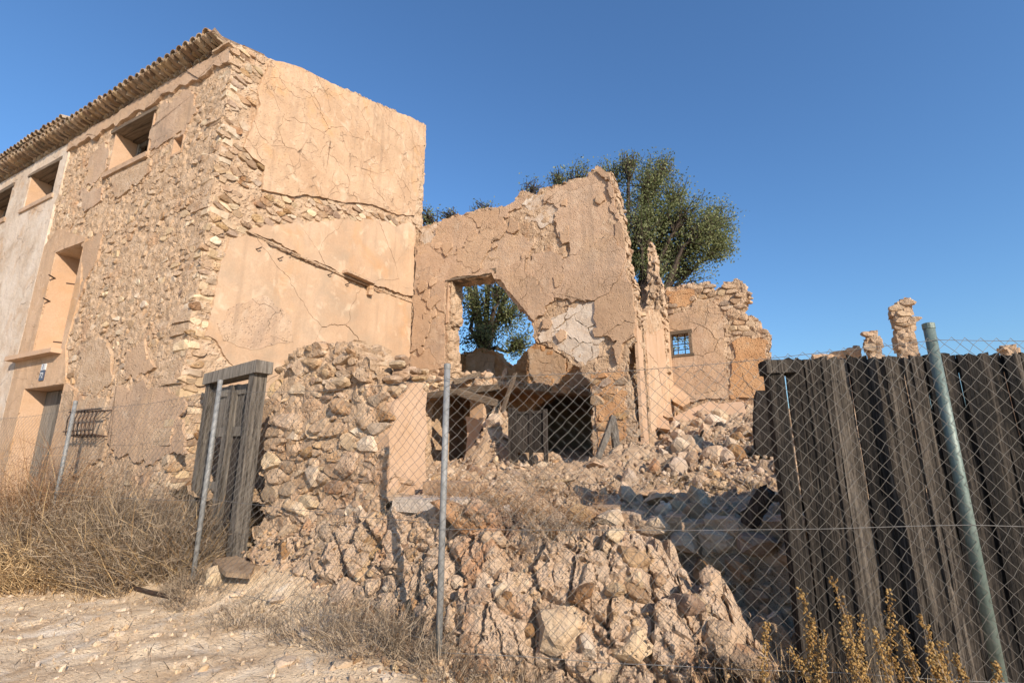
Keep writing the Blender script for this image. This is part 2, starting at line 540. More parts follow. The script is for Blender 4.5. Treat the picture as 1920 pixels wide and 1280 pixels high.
def voro(region, sx, sy, rng, gap=0.01, jit=0.42, fit=True):
    """irregular cells (brick-offset rows) inside a region; returns polygons in the region's plane"""
    xs = [p[0] for p in region]
    ys = [p[1] for p in region]
    nx = int((max(xs) - min(xs)) / sx) + 4
    ny = int((max(ys) - min(ys)) / sy) + 4
    S = {}
    for j in range(ny):
        for i in range(nx):
            S[i, j] = (min(xs) + (i - 1.5 + 0.5 * (j % 2) + rng.uniform(-jit, jit)) * sx, min(ys) + (j - 1.5 + rng.uniform(-jit, jit)) * sy)
    out = []
    for (i, j), s in S.items():
        b = 2.2
        cell = [(s[0] - b * sx, s[1] - b * sy), (s[0] + b * sx, s[1] - b * sy), (s[0] + b * sx, s[1] + b * sy), (s[0] - b * sx, s[1] + b * sy)]
        planes = []
        for dj in (-2, -1, 0, 1, 2):
            for di in (-2, -1, 0, 1, 2):
                q = S.get((i + di, j + dj))
                if q is None or (di == 0 and dj == 0):
                    continue
                # anisotropic metric keeps cells longer than tall
                ax, ay = (q[0] - s[0]) / sx ** 2, (q[1] - s[1]) / sy ** 2
                mx, my = (q[0] + s[0]) / 2, (q[1] + s[1]) / 2
                l = math.hypot(ax, ay)
                if l < 1e-9:
                    continue
                ax /= l
                ay /= l
                pl = (ax, ay, ax * mx + ay * my - gap / 2)
                c2 = clip(cell, *pl)
                if len(c2) != len(cell) or c2 != cell:
                    planes.append(pl)
                cell = c2
                if len(cell) < 3:
                    break
            if len(cell) < 3:
                break
        if len(cell) < 3:
            continue
        ins = [pin(region, x, y) for x, y in cell]
        if all(ins) or not fit:
            if all(ins) or pin(region, *s):
                out.append(cell)
            continue
        if not any(ins) and not any(pin(cell, x, y) for x, y in region):
            continue
        p = list(region)
        for pl in planes:
            p = clip(p, *pl)
            if len(p) < 3:
                break
        if len(p) >= 3 and abs(area(p)) > 0.04 * sx * sy:
            out.append(p)
    return out


def rim(region, pts):
    d = np.full(len(pts), 1e9)
    P = np.asarray(pts, float)
    n = len(region)
    for i in range(n):
        a = np.asarray(region[i], float)
        b = np.asarray(region[(i + 1) % n], float)
        ab = b - a
        l2 = float(ab @ ab)
        if l2 < 1e-12:
            continue
        t = np.clip(((P - a) @ ab) / l2, 0, 1)
        d = np.minimum(d, np.linalg.norm(P - a - t[:, None] * ab, axis=1))
    return np.clip(d / 0.25, 0.22, 1.0)


def wobble(poly, step, amp, sc, seed, region=None):
    pts = []
    n = len(poly)
    for i in range(n):
        a, b = poly[i], poly[(i + 1) % n]
        l = math.hypot(b[0] - a[0], b[1] - a[1])
        k = max(1, int(l / step))
        for t in range(k):
            pts.append((a[0] + (b[0] - a[0]) * t / k, a[1] + (b[1] - a[1]) * t / k))
    P = np.array([(x, y, 0.0) for x, y in pts])
    ox = fbm(P, sc, 5, seed, 0.6) * amp
    oy = fbm(P + 31.7, sc, 5, seed + 9, 0.6) * amp
    if region is not None:
        w = rim(region, pts)
        ox = ox * w
        oy = oy * w
    return [(x + a, y + b) for (x, y), a, b in zip(pts, ox, oy)]


def mapF(v0):
    """plane facing the street: in-plane (u,z), height towards -v"""
    return lambda a, b, h: (a, v0 - h, b)


def mapG(u0):
    """plane facing right: in-plane (v,z), height towards +u"""
    return lambda a, b, h: (u0 + h, a, b)


def plate(poly, mp, h0, h1, tilt=(0, 0), warp=0.0, seed=0):
    """a flat piece with thickness: the polygon at h0 (back) and h1 (front), slightly tilted"""
    cx = sum(p[0] for p in poly) / len(poly)
    cy = sum(p[1] for p in poly) / len(poly)
    n = len(poly)
    vs = [mp(x, y, h0) for x, y in poly] + [mp(cx + (x - cx) * 0.995, cy + (y - cy) * 0.995, h1 + (x - cx) * tilt[0] + (y - cy) * tilt[1]) for x, y in poly]
    fs = [tuple(range(n, 2 * n))] + [(i, (i + 1) % n, n + (i + 1) % n, n + i) for i in range(n)]
    return vs, fs


def bulge(poly, mp, h, rng, sink=0.03, inset=0.8):
    """a rough-faced building stone grown from its joint outline"""
    # drop very short edges, cut corners
    P = []
    n = len(poly)
    for i in range(n):
        a, b = poly[i], poly[(i + 1) % n]
        l = math.hypot(b[0] - a[0], b[1] - a[1])
        if l < 0.012:
            continue
        t = rng.uniform(0.18, 0.34)
        P.append((a[0] + (b[0] - a[0]) * t, a[1] + (b[1] - a[1]) * t))
        P.append((a[0] + (b[0] - a[0]) * (1 - t), a[1] + (b[1] - a[1]) * (1 - t)))
    if len(P) < 4:
        return None
    n = len(P)
    cx = sum(p[0] for p in P) / n + rng.uniform(-.01, .01)
    cy = sum(p[1] for p in P) / n + rng.uniform(-.01, .01)
    size = math.sqrt(abs(area(P)))
    tx, ty = rng.uniform(-.25, .25), rng.uniform(-.3, .3)
    vs = [mp(x, y, -sink) for x, y in P]
    vs += [mp(x, y, h * rng.uniform(0.15, 0.5)) for x, y in P]
    f = inset * rng.uniform(0.85, 1.05)
    vs += [mp(cx + (x - cx) * f * rng.uniform(.9, 1.05), cy + (y - cy) * f * rng.uniform(.9, 1.05), h * rng.uniform(0.75, 1.15) + (x - cx) * tx * f + (y - cy) * ty * f) for x, y in P]
    vs.append(mp(cx, cy, h * rng.uniform(0.95, 1.3)))
    fs = []
    for k in (0, 1):
        fs += [(k * n + i, k * n + (i + 1) % n, (k + 1) * n + (i + 1) % n, (k + 1) * n + i) for i in range(n)]
    fs += [(2 * n + i, 2 * n + (i + 1) % n, 3 * n) for i in range(n)]
    return vs, fs, size


def masonry(parent, region, mp, sx, sy, rng, mats, name='stone', h=(0.015, 0.05), gap=0.02, keep=1.0, limit=300, jit=0.42, holes=(), sink=0.03, inset=0.8):
    """exposed rubble stones: the largest become parts, the rest one joined part"""
    cells = voro(region, sx, sy, rng, gap, jit, fit=False)
    res = []
    for c in cells:
        if rng.random() > keep:
            continue
        cx = sum(p[0] for p in c) / len(c)
        cy = sum(p[1] for p in c) / len(c)
        if any(pin(hh, cx, cy) for hh in holes):
            continue
        b = bulge(c, mp, rng.uniform(*h), rng, sink, inset)
        if b:
            res.append(b)
    res.sort(key=lambda b: -b[2])
    for b in res[:limit]:
        obj(name, b[0], b[1], rng.choice(mats), parent)
    if len(res) > limit:
        mb = MB()
        for b in res[limit:]:
            mb.add(b[0], b[1])
        mb.build('small_stones', mats[0], parent, kind='stuff')
    return len(res)


def cracked(parent, region, mp, sx, sy, rng, m, name='plaster_panel', h0=-0.02, h1=0.025, gap=0.006, skip=0.0, holes=(), amp=0.05, sc=0.25, dh=0.006, tilt=0.02, seed=3, jit=0.48, step=0.035, skiptest=None):
    for c in voro(region, sx, sy, rng, gap, jit):
        cx = sum(p[0] for p in c) / len(c)
        cy = sum(p[1] for p in c) / len(c)
        if rng.random() < skip or any(pin(hh, cx, cy) for hh in holes):
            continue
        if skiptest and skiptest(cx, cy):
            continue
        w = wobble(c, step, amp, sc, seed, region if amp > 0.11 else None)
        vs, fs = plate(w, mp, h0, h1 + rng.uniform(-dh, dh), (rng.uniform(-tilt, tilt), rng.uniform(-tilt, tilt)))
        obj(name, vs, fs, m if not isinstance(m, (list, tuple)) else rng.choice(m), parent)


def slab(name, outline, holes, mp, thick, cell, m, parent=None, warp=(0.05, 0.25), rough=None, seed=0, segs=4, edge=0.04, relief=0.02, fsc=0.1, steps=True):
    """a wall of real thickness with ragged edges, cut from a fine grid; mp(a,b,h)"""
    xs = [p[0] for p in outline]
    ys = [p[1] for p in outline]
    x0, y0 = min(xs) - 2 * cell, min(ys) - 2 * cell
    nx = int((max(xs) - x0) / cell) + 3
    ny = int((max(ys) - y0) / cell) + 3
    ci, cj = np.meshgrid(np.arange(nx), np.arange(ny), indexing='ij')
    cx = x0 + (ci + 0.5) * cell
    cy = y0 + (cj + 0.5) * cell
    P = np.stack([cx.ravel(), cy.ravel(), np.zeros(cx.size)], 1)
    wx = cx + (fbm(P, warp[1], 3, seed + 50) * warp[0]).reshape(cx.shape)
    wy = cy + (fbm(P + 9.1, warp[1], 3, seed + 60) * warp[0]).reshape(cx.shape)
    mask = inside(outline, wx, wy)
    for hh in holes:
        poly, ragged = hh
        mask &= ~(inside(poly, cx + (wx - cx) * 0.45, cy + (wy - cy) * 0.45) if ragged else inside(poly, cx, cy))
    gi, gj = np.meshgrid(np.arange(nx + 1), np.arange(ny + 1), indexing='ij')
    gx = x0 + gi * cell
    gy = y0 + gj * cell
    NP_ = gx.size
    verts = []
    G = np.stack([gx.ravel(), gy.ravel(), np.zeros(NP_)], 1)
    for s in range(segs + 1):
        t = s / segs
        hgt = -thick * t
        Q = G + np.array([0, 0, hgt + seed * 3.3])
        jx = fbm(Q, 0.12, 3, seed + 1) * edge * 0.5
        jy = fbm(Q + 5.5, 0.12, 3, seed + 2) * edge * 0.5
        if s == 0 or s == segs:
            jx = jx * 0.5
            jy = jy * 0.5
        hh = np.full(NP_, hgt)
        if s == 0:
            f, e = facets(Q, fsc, seed + 20)
            hh = hh + f * relief * 0.45 + fbm(Q, 0.3, 4, seed + 7) * relief * 0.6 - np.clip(0.12 - e, 0, 1) * relief * 2.5
        verts.append(np.stack([gx.ravel() + jx, gy.ravel() + jy, hh], 1))
    A = np.concatenate(verts)
    X = mp(A[:, 0], A[:, 1], A[:, 2])
    X = np.stack([np.broadcast_to(np.asarray(q, float), (len(A),)) for q in X], 1)
    idx = lambda i, j, s: s * NP_ + i * (ny + 1) + j
    F = []
    I, J = np.nonzero(mask)
    F.append(np.stack([idx(I, J, 0), idx(I + 1, J, 0), idx(I + 1, J + 1, 0), idx(I, J + 1, 0)], 1))
    F.append(np.stack([idx(I, J, segs), idx(I, J + 1, segs), idx(I + 1, J + 1, segs), idx(I + 1, J, segs)], 1))
    pm = np.pad(mask, 1)
    for (di, dj, a, b) in ((1, 0, (1, 0), (1, 1)), (-1, 0, (0, 1), (0, 0)), (0, 1, (1, 1), (0, 1)), (0, -1, (0, 0), (1, 0))):
        nb = pm[1 + di:1 + di + nx, 1 + dj:1 + dj + ny]
        I, J = np.nonzero(mask & ~nb)
        for s in range(segs):
            F.append(np.stack([idx(I + a[0], J + a[1], s), idx(I + a[0], J + a[1], s + 1), idx(I + b[0], J + b[1], s + 1), idx(I + b[0], J + b[1], s)], 1))
    F = np.concatenate(F)
    used = np.unique(F)
    remap = np.zeros(len(X), int)
    remap[used] = np.arange(len(used))
    return obj(name, X[used], remap[F], m, parent)


# ------------------------------------------------------------------ rocks
def rock_proto(seed, sub=2, planes=11, rough=0.08, flat=1.0):
    r = np.random.RandomState(seed)
    bm = bmesh.new()
    bmesh.ops.create_icosphere(bm, subdivisions=sub, radius=1.0)
    V = np.array([v.co[:] for v in bm.verts])
    F = [tuple(v.index for v in f.verts) for f in bm.faces]
    bm.free()
    nrm = r.normal(size=(planes, 3))
    nrm /= np.linalg.norm(nrm, axis=1)[:, None]
    hs = r.uniform(0.5, 0.95, planes)
    d = V @ nrm.T
    lim = np.where(d > 0.05, hs[None, :] / np.maximum(d, 0.05), 9)
    rad = np.minimum(lim.min(1), 1.15)
    V = V * rad[:, None]
    V += V * (fbm(V + seed * 3.1, 0.5, 3, seed) * rough)[:, None]
    V *= np.array([r.uniform(0.8, 1.2), r.uniform(0.7, 1.0), r.uniform(0.5, 0.85) * flat])
    return V, F


PROTO = [rock_proto(100 + i, 2) for i in range(18)]
PROTO_BIG = [rock_proto(200 + i, 3, 13, 0.14) for i in range(8)]
PROTO_S = [rock_proto(300 + i, 1, 8, 0.1) for i in range(10)]
_meshcache = {}


def rock_obj(name, proto_i, protos, pid, loc, size, rot, m, parent=None):
    key = (pid, proto_i, m.name)
    me = _meshcache.get(key)
    if me is None:
        me = bpy.data.meshes.new('stone_shape')
        V, F = protos[proto_i]
        me.from_pydata(V.tolist(), [], F)
        me.materials.append(m)
        _meshcache[key] = me
    o = bpy.data.objects.new(name, me)
    COL.objects.link(o)
    o.rotation_euler = rot
    o.scale = size if hasattr(size, '__len__') else (size,) * 3
    if parent is not None:
        o.parent = parent
        o.location = Vector(loc) - wloc(parent)
    else:
        o.location = loc
    return o


def rot_m(r):
    a, b, c = r.uniform(0, 6.283, 3)
    return np.array(Euler((a, b, c)).to_matrix())


def scatter_stuff(name, pts, sizes, m, parent, seed, flat=False, protos=None):
    """many small stones too small to pick apart, joined"""
    r = np.random.RandomState(seed)
    protos = protos or PROTO_S
    VV, FF = [], []
    n = 0
    for p, s in zip(pts, sizes):
        V, F = protos[r.randint(len(protos))]
        R = rot_m(r)
        VV.append((V * s) @ R.T + np.asarray(p))
        FF.append(np.asarray(F) + n)
        n += len(V)
    return obj(name, np.concatenate(VV), np.concatenate(FF), m, parent, kind='stuff')


random.seed(11)
R = random.Random(11)

# ------------------------------------------------------------------ the ground
HL = 9.3   # hollow behind the gate reaches this far right


def smooth(a, b, x):
    t = np.clip((x - a) / (b - a), 0, 1)
    return t * t * (3 - 2 * t)


def ground_z(u, v):
    u = np.asarray(u, float)
    v = np.asarray(v, float)
    P = np.stack([u.ravel(), v.ravel(), np.zeros(u.size)], 1)
    near = np.exp(-(np.maximum(np.abs(u.ravel() - 2) - 9, 0) / 8) ** 2 - (np.maximum(np.abs(v.ravel() + 3) - 5, 0) / 6) ** 2)
    f_, e_ = facets(P, 0.33, 12, 0.5)
    z = near * (fbm(P, 1.6, 4, 5) * 0.035 + fbm(P, 0.22, 4, 8) * 0.014 + np.maximum(f_ - 0.35, 0) * 0.022)
    rise = 0.30 * smooth(-0.9, -0.1, v.ravel()) * smooth(-4, 0.8, u.ravel()) * (1 - smooth(3.0, 5.0, u.ravel()))
    wheel = -0.03 * np.exp(-((v.ravel() + 3.1) / 0.35) ** 2)
    dip = -0.22 * smooth(5.1, 6.0, u.ravel()) * smooth(-1.5, -0.75, v.ravel())
    return (z + rise + near * wheel + dip).reshape(u.shape)


def lines(lo, hi, step, far):
    a = list(np.arange(lo, hi + 1e-6, step))
    s = step
    x = hi
    while x < far:
        s *= 1.35
        x += s
        a.append(x)
    s = step
    x = lo
    pre = []
    while x > -far:
        s *= 1.35
        x -= s
        pre.append(x)
    return np.array(pre[::-1] + a)


gu = lines(-7.0, 9.5, 0.05, 600)
gv = lines(-4.2, 0.2, 0.05, 600)
GU, GV = np.meshgrid(gu, gv, indexing='ij')
GZ = ground_z(GU, GV)
nu, nv = len(gu), len(gv)
ii, jj = np.meshgrid(np.arange(nu - 1), np.arange(nv - 1), indexing='ij')
ii, jj = ii.ravel(), jj.ravel()
gf = np.stack([ii * nv + jj, (ii + 1) * nv + jj, (ii + 1) * nv + jj + 1, ii * nv + jj + 1], 1)
ground = obj('ground', np.stack([GU.ravel(), GV.ravel(), GZ.ravel()], 1), gf, M['dirt'], None, True, 'structure', origin=(0, 0, 0))
tag(ground, 'sandy dirt track with scattered pale stones in front of the ruin')


# ------------------------------------------------------------------ rubble mound inside the ruin
def mound_z(u, v):
    u = np.asarray(u, float)
    v = np.asarray(v, float)
    left = np.interp(v, [0.0, 1, 3, 5, 6, 9, 12], [0.98, 1.02, 1.14, 1.22, 1.25, 1.5, 1.5])
    # right part: a sunken strip behind the gate, then a terrace face, then the fallen masonry rising to the back wall
    right = np.interp(v, [0.0, 0.35, 0.95, 1.2, 1.4, 2.6, 4, 6, 8, 9, 10, 13], [0.05, 0.06, 0.15, 0.72, 0.86, 0.96, 1.17, 1.72, 2.30, 2.55, 2.4, 1.6])
    t = smooth(5.0, 5.9, u + 0.25 * np.sin(v * 2.1))
    z = left * (1 - t) + right * t
    # spill of rubble through the torn wall
    z = z + 1.05 * np.exp(-np.abs((u - 2.5) / 0.42) ** 1.6 - ((v - 5.0) / 0.55) ** 2) + 0.4 * np.exp(-((u - 3.2) / 0.7) ** 2 - ((v - 4.9) / 0.7) ** 2)
    z = z + 0.35 * np.exp(-((u - 5.4) / 0.6) ** 2 - ((v - 4.6) / 0.9) ** 2)
    z = z * (1 - smooth(9.0, 12, u)) + 0.0
    gl = 0.49 + 0.353 * (u - 7.56) + 0.12
    z = np.where((u > 7.1) & (v < gl + 0.1), -0.35, z)
    return z


mound = empty('rubble_mound', (5, 4, 0), 'mound of collapsed masonry and earth filling the ruined rooms', None, None, 'structure')
mu = np.arange(0.02, 12.5, 0.05)
mv = np.arange(0.0, 12.6, 0.05)
MU, MV = np.meshgrid(mu, mv, indexing='ij')
P0 = np.stack([MU.ravel(), MV.ravel(), np.zeros(MU.size)], 1)
f1, e1 = facets(P0, 0.28, 71)
f2, e2 = facets(P0, 0.11, 75)
mz = mound_z(MU.ravel(), MV.ravel()) + f1 * 0.06 + f2 * 0.028 + fbm(P0, 1.2, 3, 77) * 0.07
mn_u, mn_v = len(mu), len(mv)
ii, jj = np.meshgrid(np.arange(mn_u - 1), np.arange(mn_v - 1), indexing='ij')
ii, jj = ii.ravel(), jj.ravel()
mf = np.stack([ii * mn_v + jj, (ii + 1) * mn_v + jj, (ii + 1) * mn_v + jj + 1, ii * mn_v + jj + 1], 1)
obj('earth_fill', np.stack([MU.ravel(), MV.ravel(), mz], 1), mf, M['soil'], mound, False, 'structure')

rr = np.random.RandomState(5)
cand = []
tries = 0
while len(cand) < 300 and tries < 6000:
    tries += 1
    u, v = rr.uniform(2.3, 8.6), rr.uniform(0.3, 8.8)
    if u > 5.2 and v < 1.2 and rr.rand() < 0.4:
        continue
    if u > 7.0 and v < 0.9 + 0.353 * (u - 7.56):
        continue
    s = 0.055 + 0.16 * rr.rand() ** 2.6
    if v > 5.0 and u < 5.6:
        continue
    z = float(mound_z(u, v))
    cand.append((u, v, z + s * rr.uniform(-0.1, 0.35), s * (1.25 if 1.1 < v < 2.4 and u > 5.6 else 1.0)))
for k in range(34):
    u, v = rr.normal(2.5, 0.3), rr.normal(4.75, 0.3)
    cand.append((u, min(v, 5.05), float(mound_z(u, min(v, 5.05))) + 0.02, 0.05 + 0.08 * rr.rand() ** 2))
for k in range(22):
    u, v = rr.uniform(5.6, 7.4), rr.uniform(3.0, 8.2)
    cand.append((u, v, float(mound_z(u, v)) + 0.05, rr.uniform(0.16, 0.28)))
cand = cand[-300:]
for k, (u, v, z, s) in enumerate(cand):
    rock_obj('stone', int(rr.randint(18)), PROTO, 'm', (u, v, z), s, tuple(rr.uniform(0, 6.28, 3)), M['rubble'] if rr.rand() < 0.65 else M['rock'], mound)
pts, szs = [], []
for k in range(7000):
    u, v = rr.uniform(0.3, 9.2), 0.2 + 8.7 * rr.rand() ** 1.3
    if u > 7.0 and v < 0.8 + 0.353 * (u - 7.56):
        continue
    s = 0.018 + 0.055 * rr.rand() ** 3
    pts.append((u, v, float(mound_z(u, v)) + 0.06 * rr.rand() + 0.01))
    szs.append(s)
scatter_stuff('small_rubble', pts, szs, M['rubble'], mound, 6)

# broken plaster sheets, tile shards and splinters lying in the rubble
rv = random.Random(77)
for k in range(90):
    u, v = rv.uniform(2.6, 8.4), rv.uniform(0.5, 8.6)
    if (v > 5.0 and u < 5.7) or (u > 7.0 and v < 1.4 + 0.353 * (u - 7.56)):
        continue
    zc = float(mound_z(u, v)) + 0.05
    n = rv.randint(5, 7)
    sz = rv.uniform(0.06, 0.2)
    kind = rv.random()
    e = Euler((rv.uniform(-.6, .6), rv.uniform(-.6, .6), rv.uniform(0, 6.3))).to_matrix()
    if kind < 0.62:
        th = rv.uniform(0.02, 0.05)
        ring = [(math.cos(a) * sz * rv.uniform(.6, 1.1), math.sin(a) * sz * rv.uniform(.6, 1.1)) for a in [6.283 * (i + rv.uniform(-.25, .25)) / n for i in range(n)]]
        vs = [tuple(e @ Vector((x, y, h)) + Vector((u, v, zc))) for h in (-th / 2, th / 2) for x, y in ring]
        fs = [tuple(range(n - 1, -1, -1)), tuple(range(n, 2 * n))] + [(i, (i + 1) % n, n + (i + 1) % n, n + i) for i in range(n)]
        obj('plaster_fragment', vs, fs, M[rv.choice(('plaster', 'plaster_grey', 'limewash'))], mound)
    elif kind < 0.85:
        vs, fs = [], []
        for (y, r_) in ((-sz * .6, 0.085), (sz * .6, 0.075)):
            for rad in (r_, r_ - 0.014):
                for i in range(5):
                    a = 0.5 + 2.1 * i / 4
                    vs.append(tuple(e @ Vector((math.cos(a) * rad, y * rv.uniform(.7, 1.1), math.sin(a) * rad - 0.06)) + Vector((u, v, zc))))
        for i in range(4):
            fs += [(i, i + 1, 10 + i + 1, 10 + i), (5 + i, 15 + i, 15 + i + 1, 5 + i + 1), (i, 5 + i, 5 + i + 1, i + 1), (10 + i, 11 + i, 16 + i, 15 + i)]
        obj('tile_shard', vs, fs, M['tile'], mound)
    else:
        mb = MB()
        mb.box(-sz * 2, sz * 2, -.02, .02, -.012, .012, .008, rv)
        mb.v = [tuple(e @ Vector(p) + Vector((u, v, zc))) for p in mb.v]
        mb.build('splinter', M['wood_beam'], mound)

# ------------------------------------------------------------------ the old house
house = empty('old_house', (-3, 2, 0), 'tall three-storey rubble house with peeling plaster and tiled eaves', 'house')
WT = 8.46
# openings in the facade (u0,u1,z0,z1)
OPN = {'W1': (-5.31, -4.10, 3.40, 5.60), 'D1': (-5.29, -3.65, -0.3, 2.73), 'A1': (-3.78, -2.35, 7.0, 8.05),
       'A2': (-7.72, -6.22, 7.18, 8.16), 'A3': (-10.6, -8.75, 7.18, 8.16), 'S1': (-1.46, -1.16, 6.72, 7.06)}
rect = lambda o: [(o[0], o[2]), (o[1], o[2]), (o[1], o[3]), (o[0], o[3])]
FACADE = [(-13.5, -0.3), (0.0, -0.3), (0.0, WT), (-13.5, WT)]
slab('facade_wall', FACADE, [(rect(o), False) for o in OPN.values()], mapF(0.0), 0.5, 0.04, M['mortar'], house, warp=(0, 1), seed=2, segs=2, edge=0.0, relief=0.03, fsc=0.11)
# openings are lined with plaster reveals
for k, o in OPN.items():
    mb = MB()
    d = 0.52
    e = 0.012
    u0, u1, z0, z1 = o
    for (a, b, c, dd) in ((u0 - 0.02, u0 + e, z0, z1), (u1 - e, u1 + 0.02, z0, z1)):
        mb.box(a, b, -0.012, d, c, dd)
    mb.box(u0 - 0.02, u1 + 0.02, -0.010, d - 0.003, z1 - e, z1 + 0.03)
    mb.box(u0 - 0.02, u1 + 0.02, -0.011, d - 0.003, z0 - 0.03, z0 + e)
    mb.build('window_reveal' if k != 'D1' else 'door_reveal', M['plaster_clean'], house)
# the remaining shell so rooms behind the windows are dark
mb = MB()
mb.box(-13.5, -0.5, 5.05, 5.35, -0.3, 10.1)
mb.build('rear_wall', M['mortar'], house)
mb = MB()
mb.box(-13.9, -13.5, 0.0, 5.35, -0.3, 9.5)
mb.build('end_wall', M['mortar'], house)
for zf in (2.9, 5.9):
    mb = MB()
    mb.box(-13.49, -0.51, 0.51, 5.04, zf, zf + 0.18)
    mb.build('upper_floor', M['wood_dark'], house)

# gable wall, facing right (u = 0)
gtop = LU([(430, 78), (500, 108), (560, 130), (640, 163), (720, 198), (800, 235)])
GAB = [(0.0, -0.3), (5.36, -0.3), (5.36, gtop[-1][1])] + gtop[::-1][1:] + [(0.0, gtop[0][1] - 0.02)]
slab('gable_wall', GAB, [], mapG(-0.012), 0.48, 0.04, M['mortar'], house, warp=(0.03, 0.2), seed=4, segs=3, edge=0.04, relief=0.03, fsc=0.12)

# exposed rubble on the street side
EXPO = LV([(136, 292), (170, 272), (240, 250), (300, 225), (372, 190), (418, 140)]) + [(-0.02, 7.9), (-0.02, 0.1), (-3.6, 0.1), (-3.55, 2.8), (-3.95, 3.3), (-4.05, 5.7), (-5.4, 5.8), (-5.9, 6.8)]
patches = [  # remains of grey render on the exposed side (sight-line outlines)
    [(283, 215), (350, 172), (374, 186), (350, 250), (322, 258), (282, 285)],
    [(206, 335), (278, 296), (284, 325), (262, 345), (240, 362), (218, 372)],
    [(353, 252), (369, 246), (363, 305), (350, 318)],
    [(160, 300), (205, 268), (200, 325), (182, 345), (160, 350)],
    [(150, 652), (170, 635), (205, 640), (212, 700), (205, 735), (150, 735)],
    [(235, 655), (275, 640), (290, 690), (268, 712), (240, 700)],
    [(215, 725), (300, 715), (345, 735), (345, 850), (290, 880), (205, 850)],
    [(120, 735), (200, 745), (200, 850), (150, 900), (105, 900)],
    [(160, 455), (195, 440), (192, 480), (170, 520), (155, 560)],
    [(150, 360), (185, 352), (190, 385), (160, 400)],
    [(205, 385), (235, 372), (240, 400), (215, 425)],
    [(265, 455), (300, 440), (305, 470), (275, 490)],
    [(180, 560), (215, 550), (225, 585), (190, 600)],
]
PL = [LV(p) for p in patches]
opn_rects = [[(o[0] - 0.08, o[2] - 0.08), (o[1] + 0.08, o[2] - 0.08), (o[1] + 0.08, o[3] + 0.08), (o[0] - 0.08, o[3] + 0.08)] for o in OPN.values()]
masonry(house, EXPO, mapF(0.0), 0.16, 0.105, R, [M['mortar'], M['stone'], M['mortar'], M['stone_pale']], h=(-0.004, 0.018), gap=0.008, keep=0.4, inset=0.92, limit=300, holes=PL + opn_rects)
for i, p in enumerate(PL):
    cracked(house, p, mapF(0.0), 3.0, 3.0, R, M[('plaster_grey', 'mortar', 'plaster_grey2')[i % 3]], 'render_patch', h1=0.028, amp=0.10, sc=0.22, seed=20 + i, gap=0.004)
# plaster strip below the eaves, ragged lower edge
rg = random.Random(5)
strip = [(-5.9, WT - 0.02)] + [(-5.9 + k * 0.2, 8.17 + rg.uniform(-0.10, 0.06)) for k in range(30)] + [(-0.02, 8.1), (-0.02, WT - 0.02)]
cracked(house, strip, mapF(0.0), 1.1, 0.8, R, M['plaster_grey'], 'cornice_plaster', h1=0.06, amp=0.03, seed=33, holes=opn_rects[2:3])
# smooth surround of the bricked-up window and the door
SUR = LV([(112, 430), (165, 448), (158, 470), (152, 560), (126, 650), (128, 715), (150, 735), (130, 800), (118, 900)]) + [(-3.3, 0.0), (-6.0, 0.0), (-5.95, 5.9)]
cracked(house, SUR, mapF(0.0), 1.3, 1.5, R, [M['plaster'], M['plaster_clean']], 'door_surround', h1=0.035, amp=0.05, seed=41, holes=())
# the far bay: pale limewash
LIME = [(-13.4, 0.0), (-6.03, 0.0), (-5.98, 5.9), (-5.98, 6.9), (-5.85, 7.1), (-5.85, WT - 0.02), (-13.4, WT - 0.02)]


def cut_rects(region, rects):
    """split a rectangle-ish region into pieces round rectangular openings"""
    out = [region]
    for (a, b, c, d) in rects:
        nxt = []
        for p in out:
            l = clip(p, 1, 0, a)
            r_ = clip(p, -1, 0, -b)
            mid = clip(clip(p, -1, 0, -a), 1, 0, b)
            lo = clip(mid, 0, 1, c) if len(mid) > 2 else []
            hi = clip(mid, 0, -1, -d) if len(mid) > 2 else []
            nxt += [q for q in (l, r_, lo, hi) if len(q) > 2 and abs(area(q)) > 0.01]
        out = nxt
    return out


for o in [o for o in house.children if o.name.startswith('door_surround')]:
    bpy.data.objects.remove(o)
for p in cut_rects(SUR, [OPN['W1'], OPN['D1']]):
    vs, fs = plate(wobble(p, 0.3, 0.012, 0.3, 4), mapF(0.0), -0.02, 0.035)
    obj('door_surround', vs, fs, M['plaster'], house)
for p in cut_rects(LIME, [OPN['A2'], OPN['A3']]):
    vs, fs = plate(wobble(p, 0.3, 0.010, 0.3, 4), mapF(0.0), -0.02, 0.032)
    obj('limewash_render', vs, fs, M['limewash'], house)

# window furniture
mb = MB()
mb.box(-6.02, -4.03, -0.20, 0.02, 3.32, 3.41, 0.006, R)
mb.build('window_sill', M['plaster_clean'], house)
for (zz, uu) in ((5.05, -5.33), (4.72, -4.12), (4.55, -5.33), (3.55, -4.12)):
    mb = MB()
    mb.tube([(uu, 0.08, zz), (uu + (0.16 if uu < -5 else -0.16), -0.10, zz + 0.01)], 0.014, 6)
    mb.build('iron_stub', M['iron'], house)
mb = MB()
mb.box(-5.28, -4.12, 0.40, 0.50, 3.41, 5.58)
mb.build('bricked_infill', M['plaster_clean'], house)
dr = MB()
for i in range(6):
    dr.box(-5.27 + i * 0.27, -5.27 + i * 0.27 + 0.262, 0.30 + R.uniform(0, .008), 0.34, 0.0, 2.70)
dr.build('door', M['wood'], house)
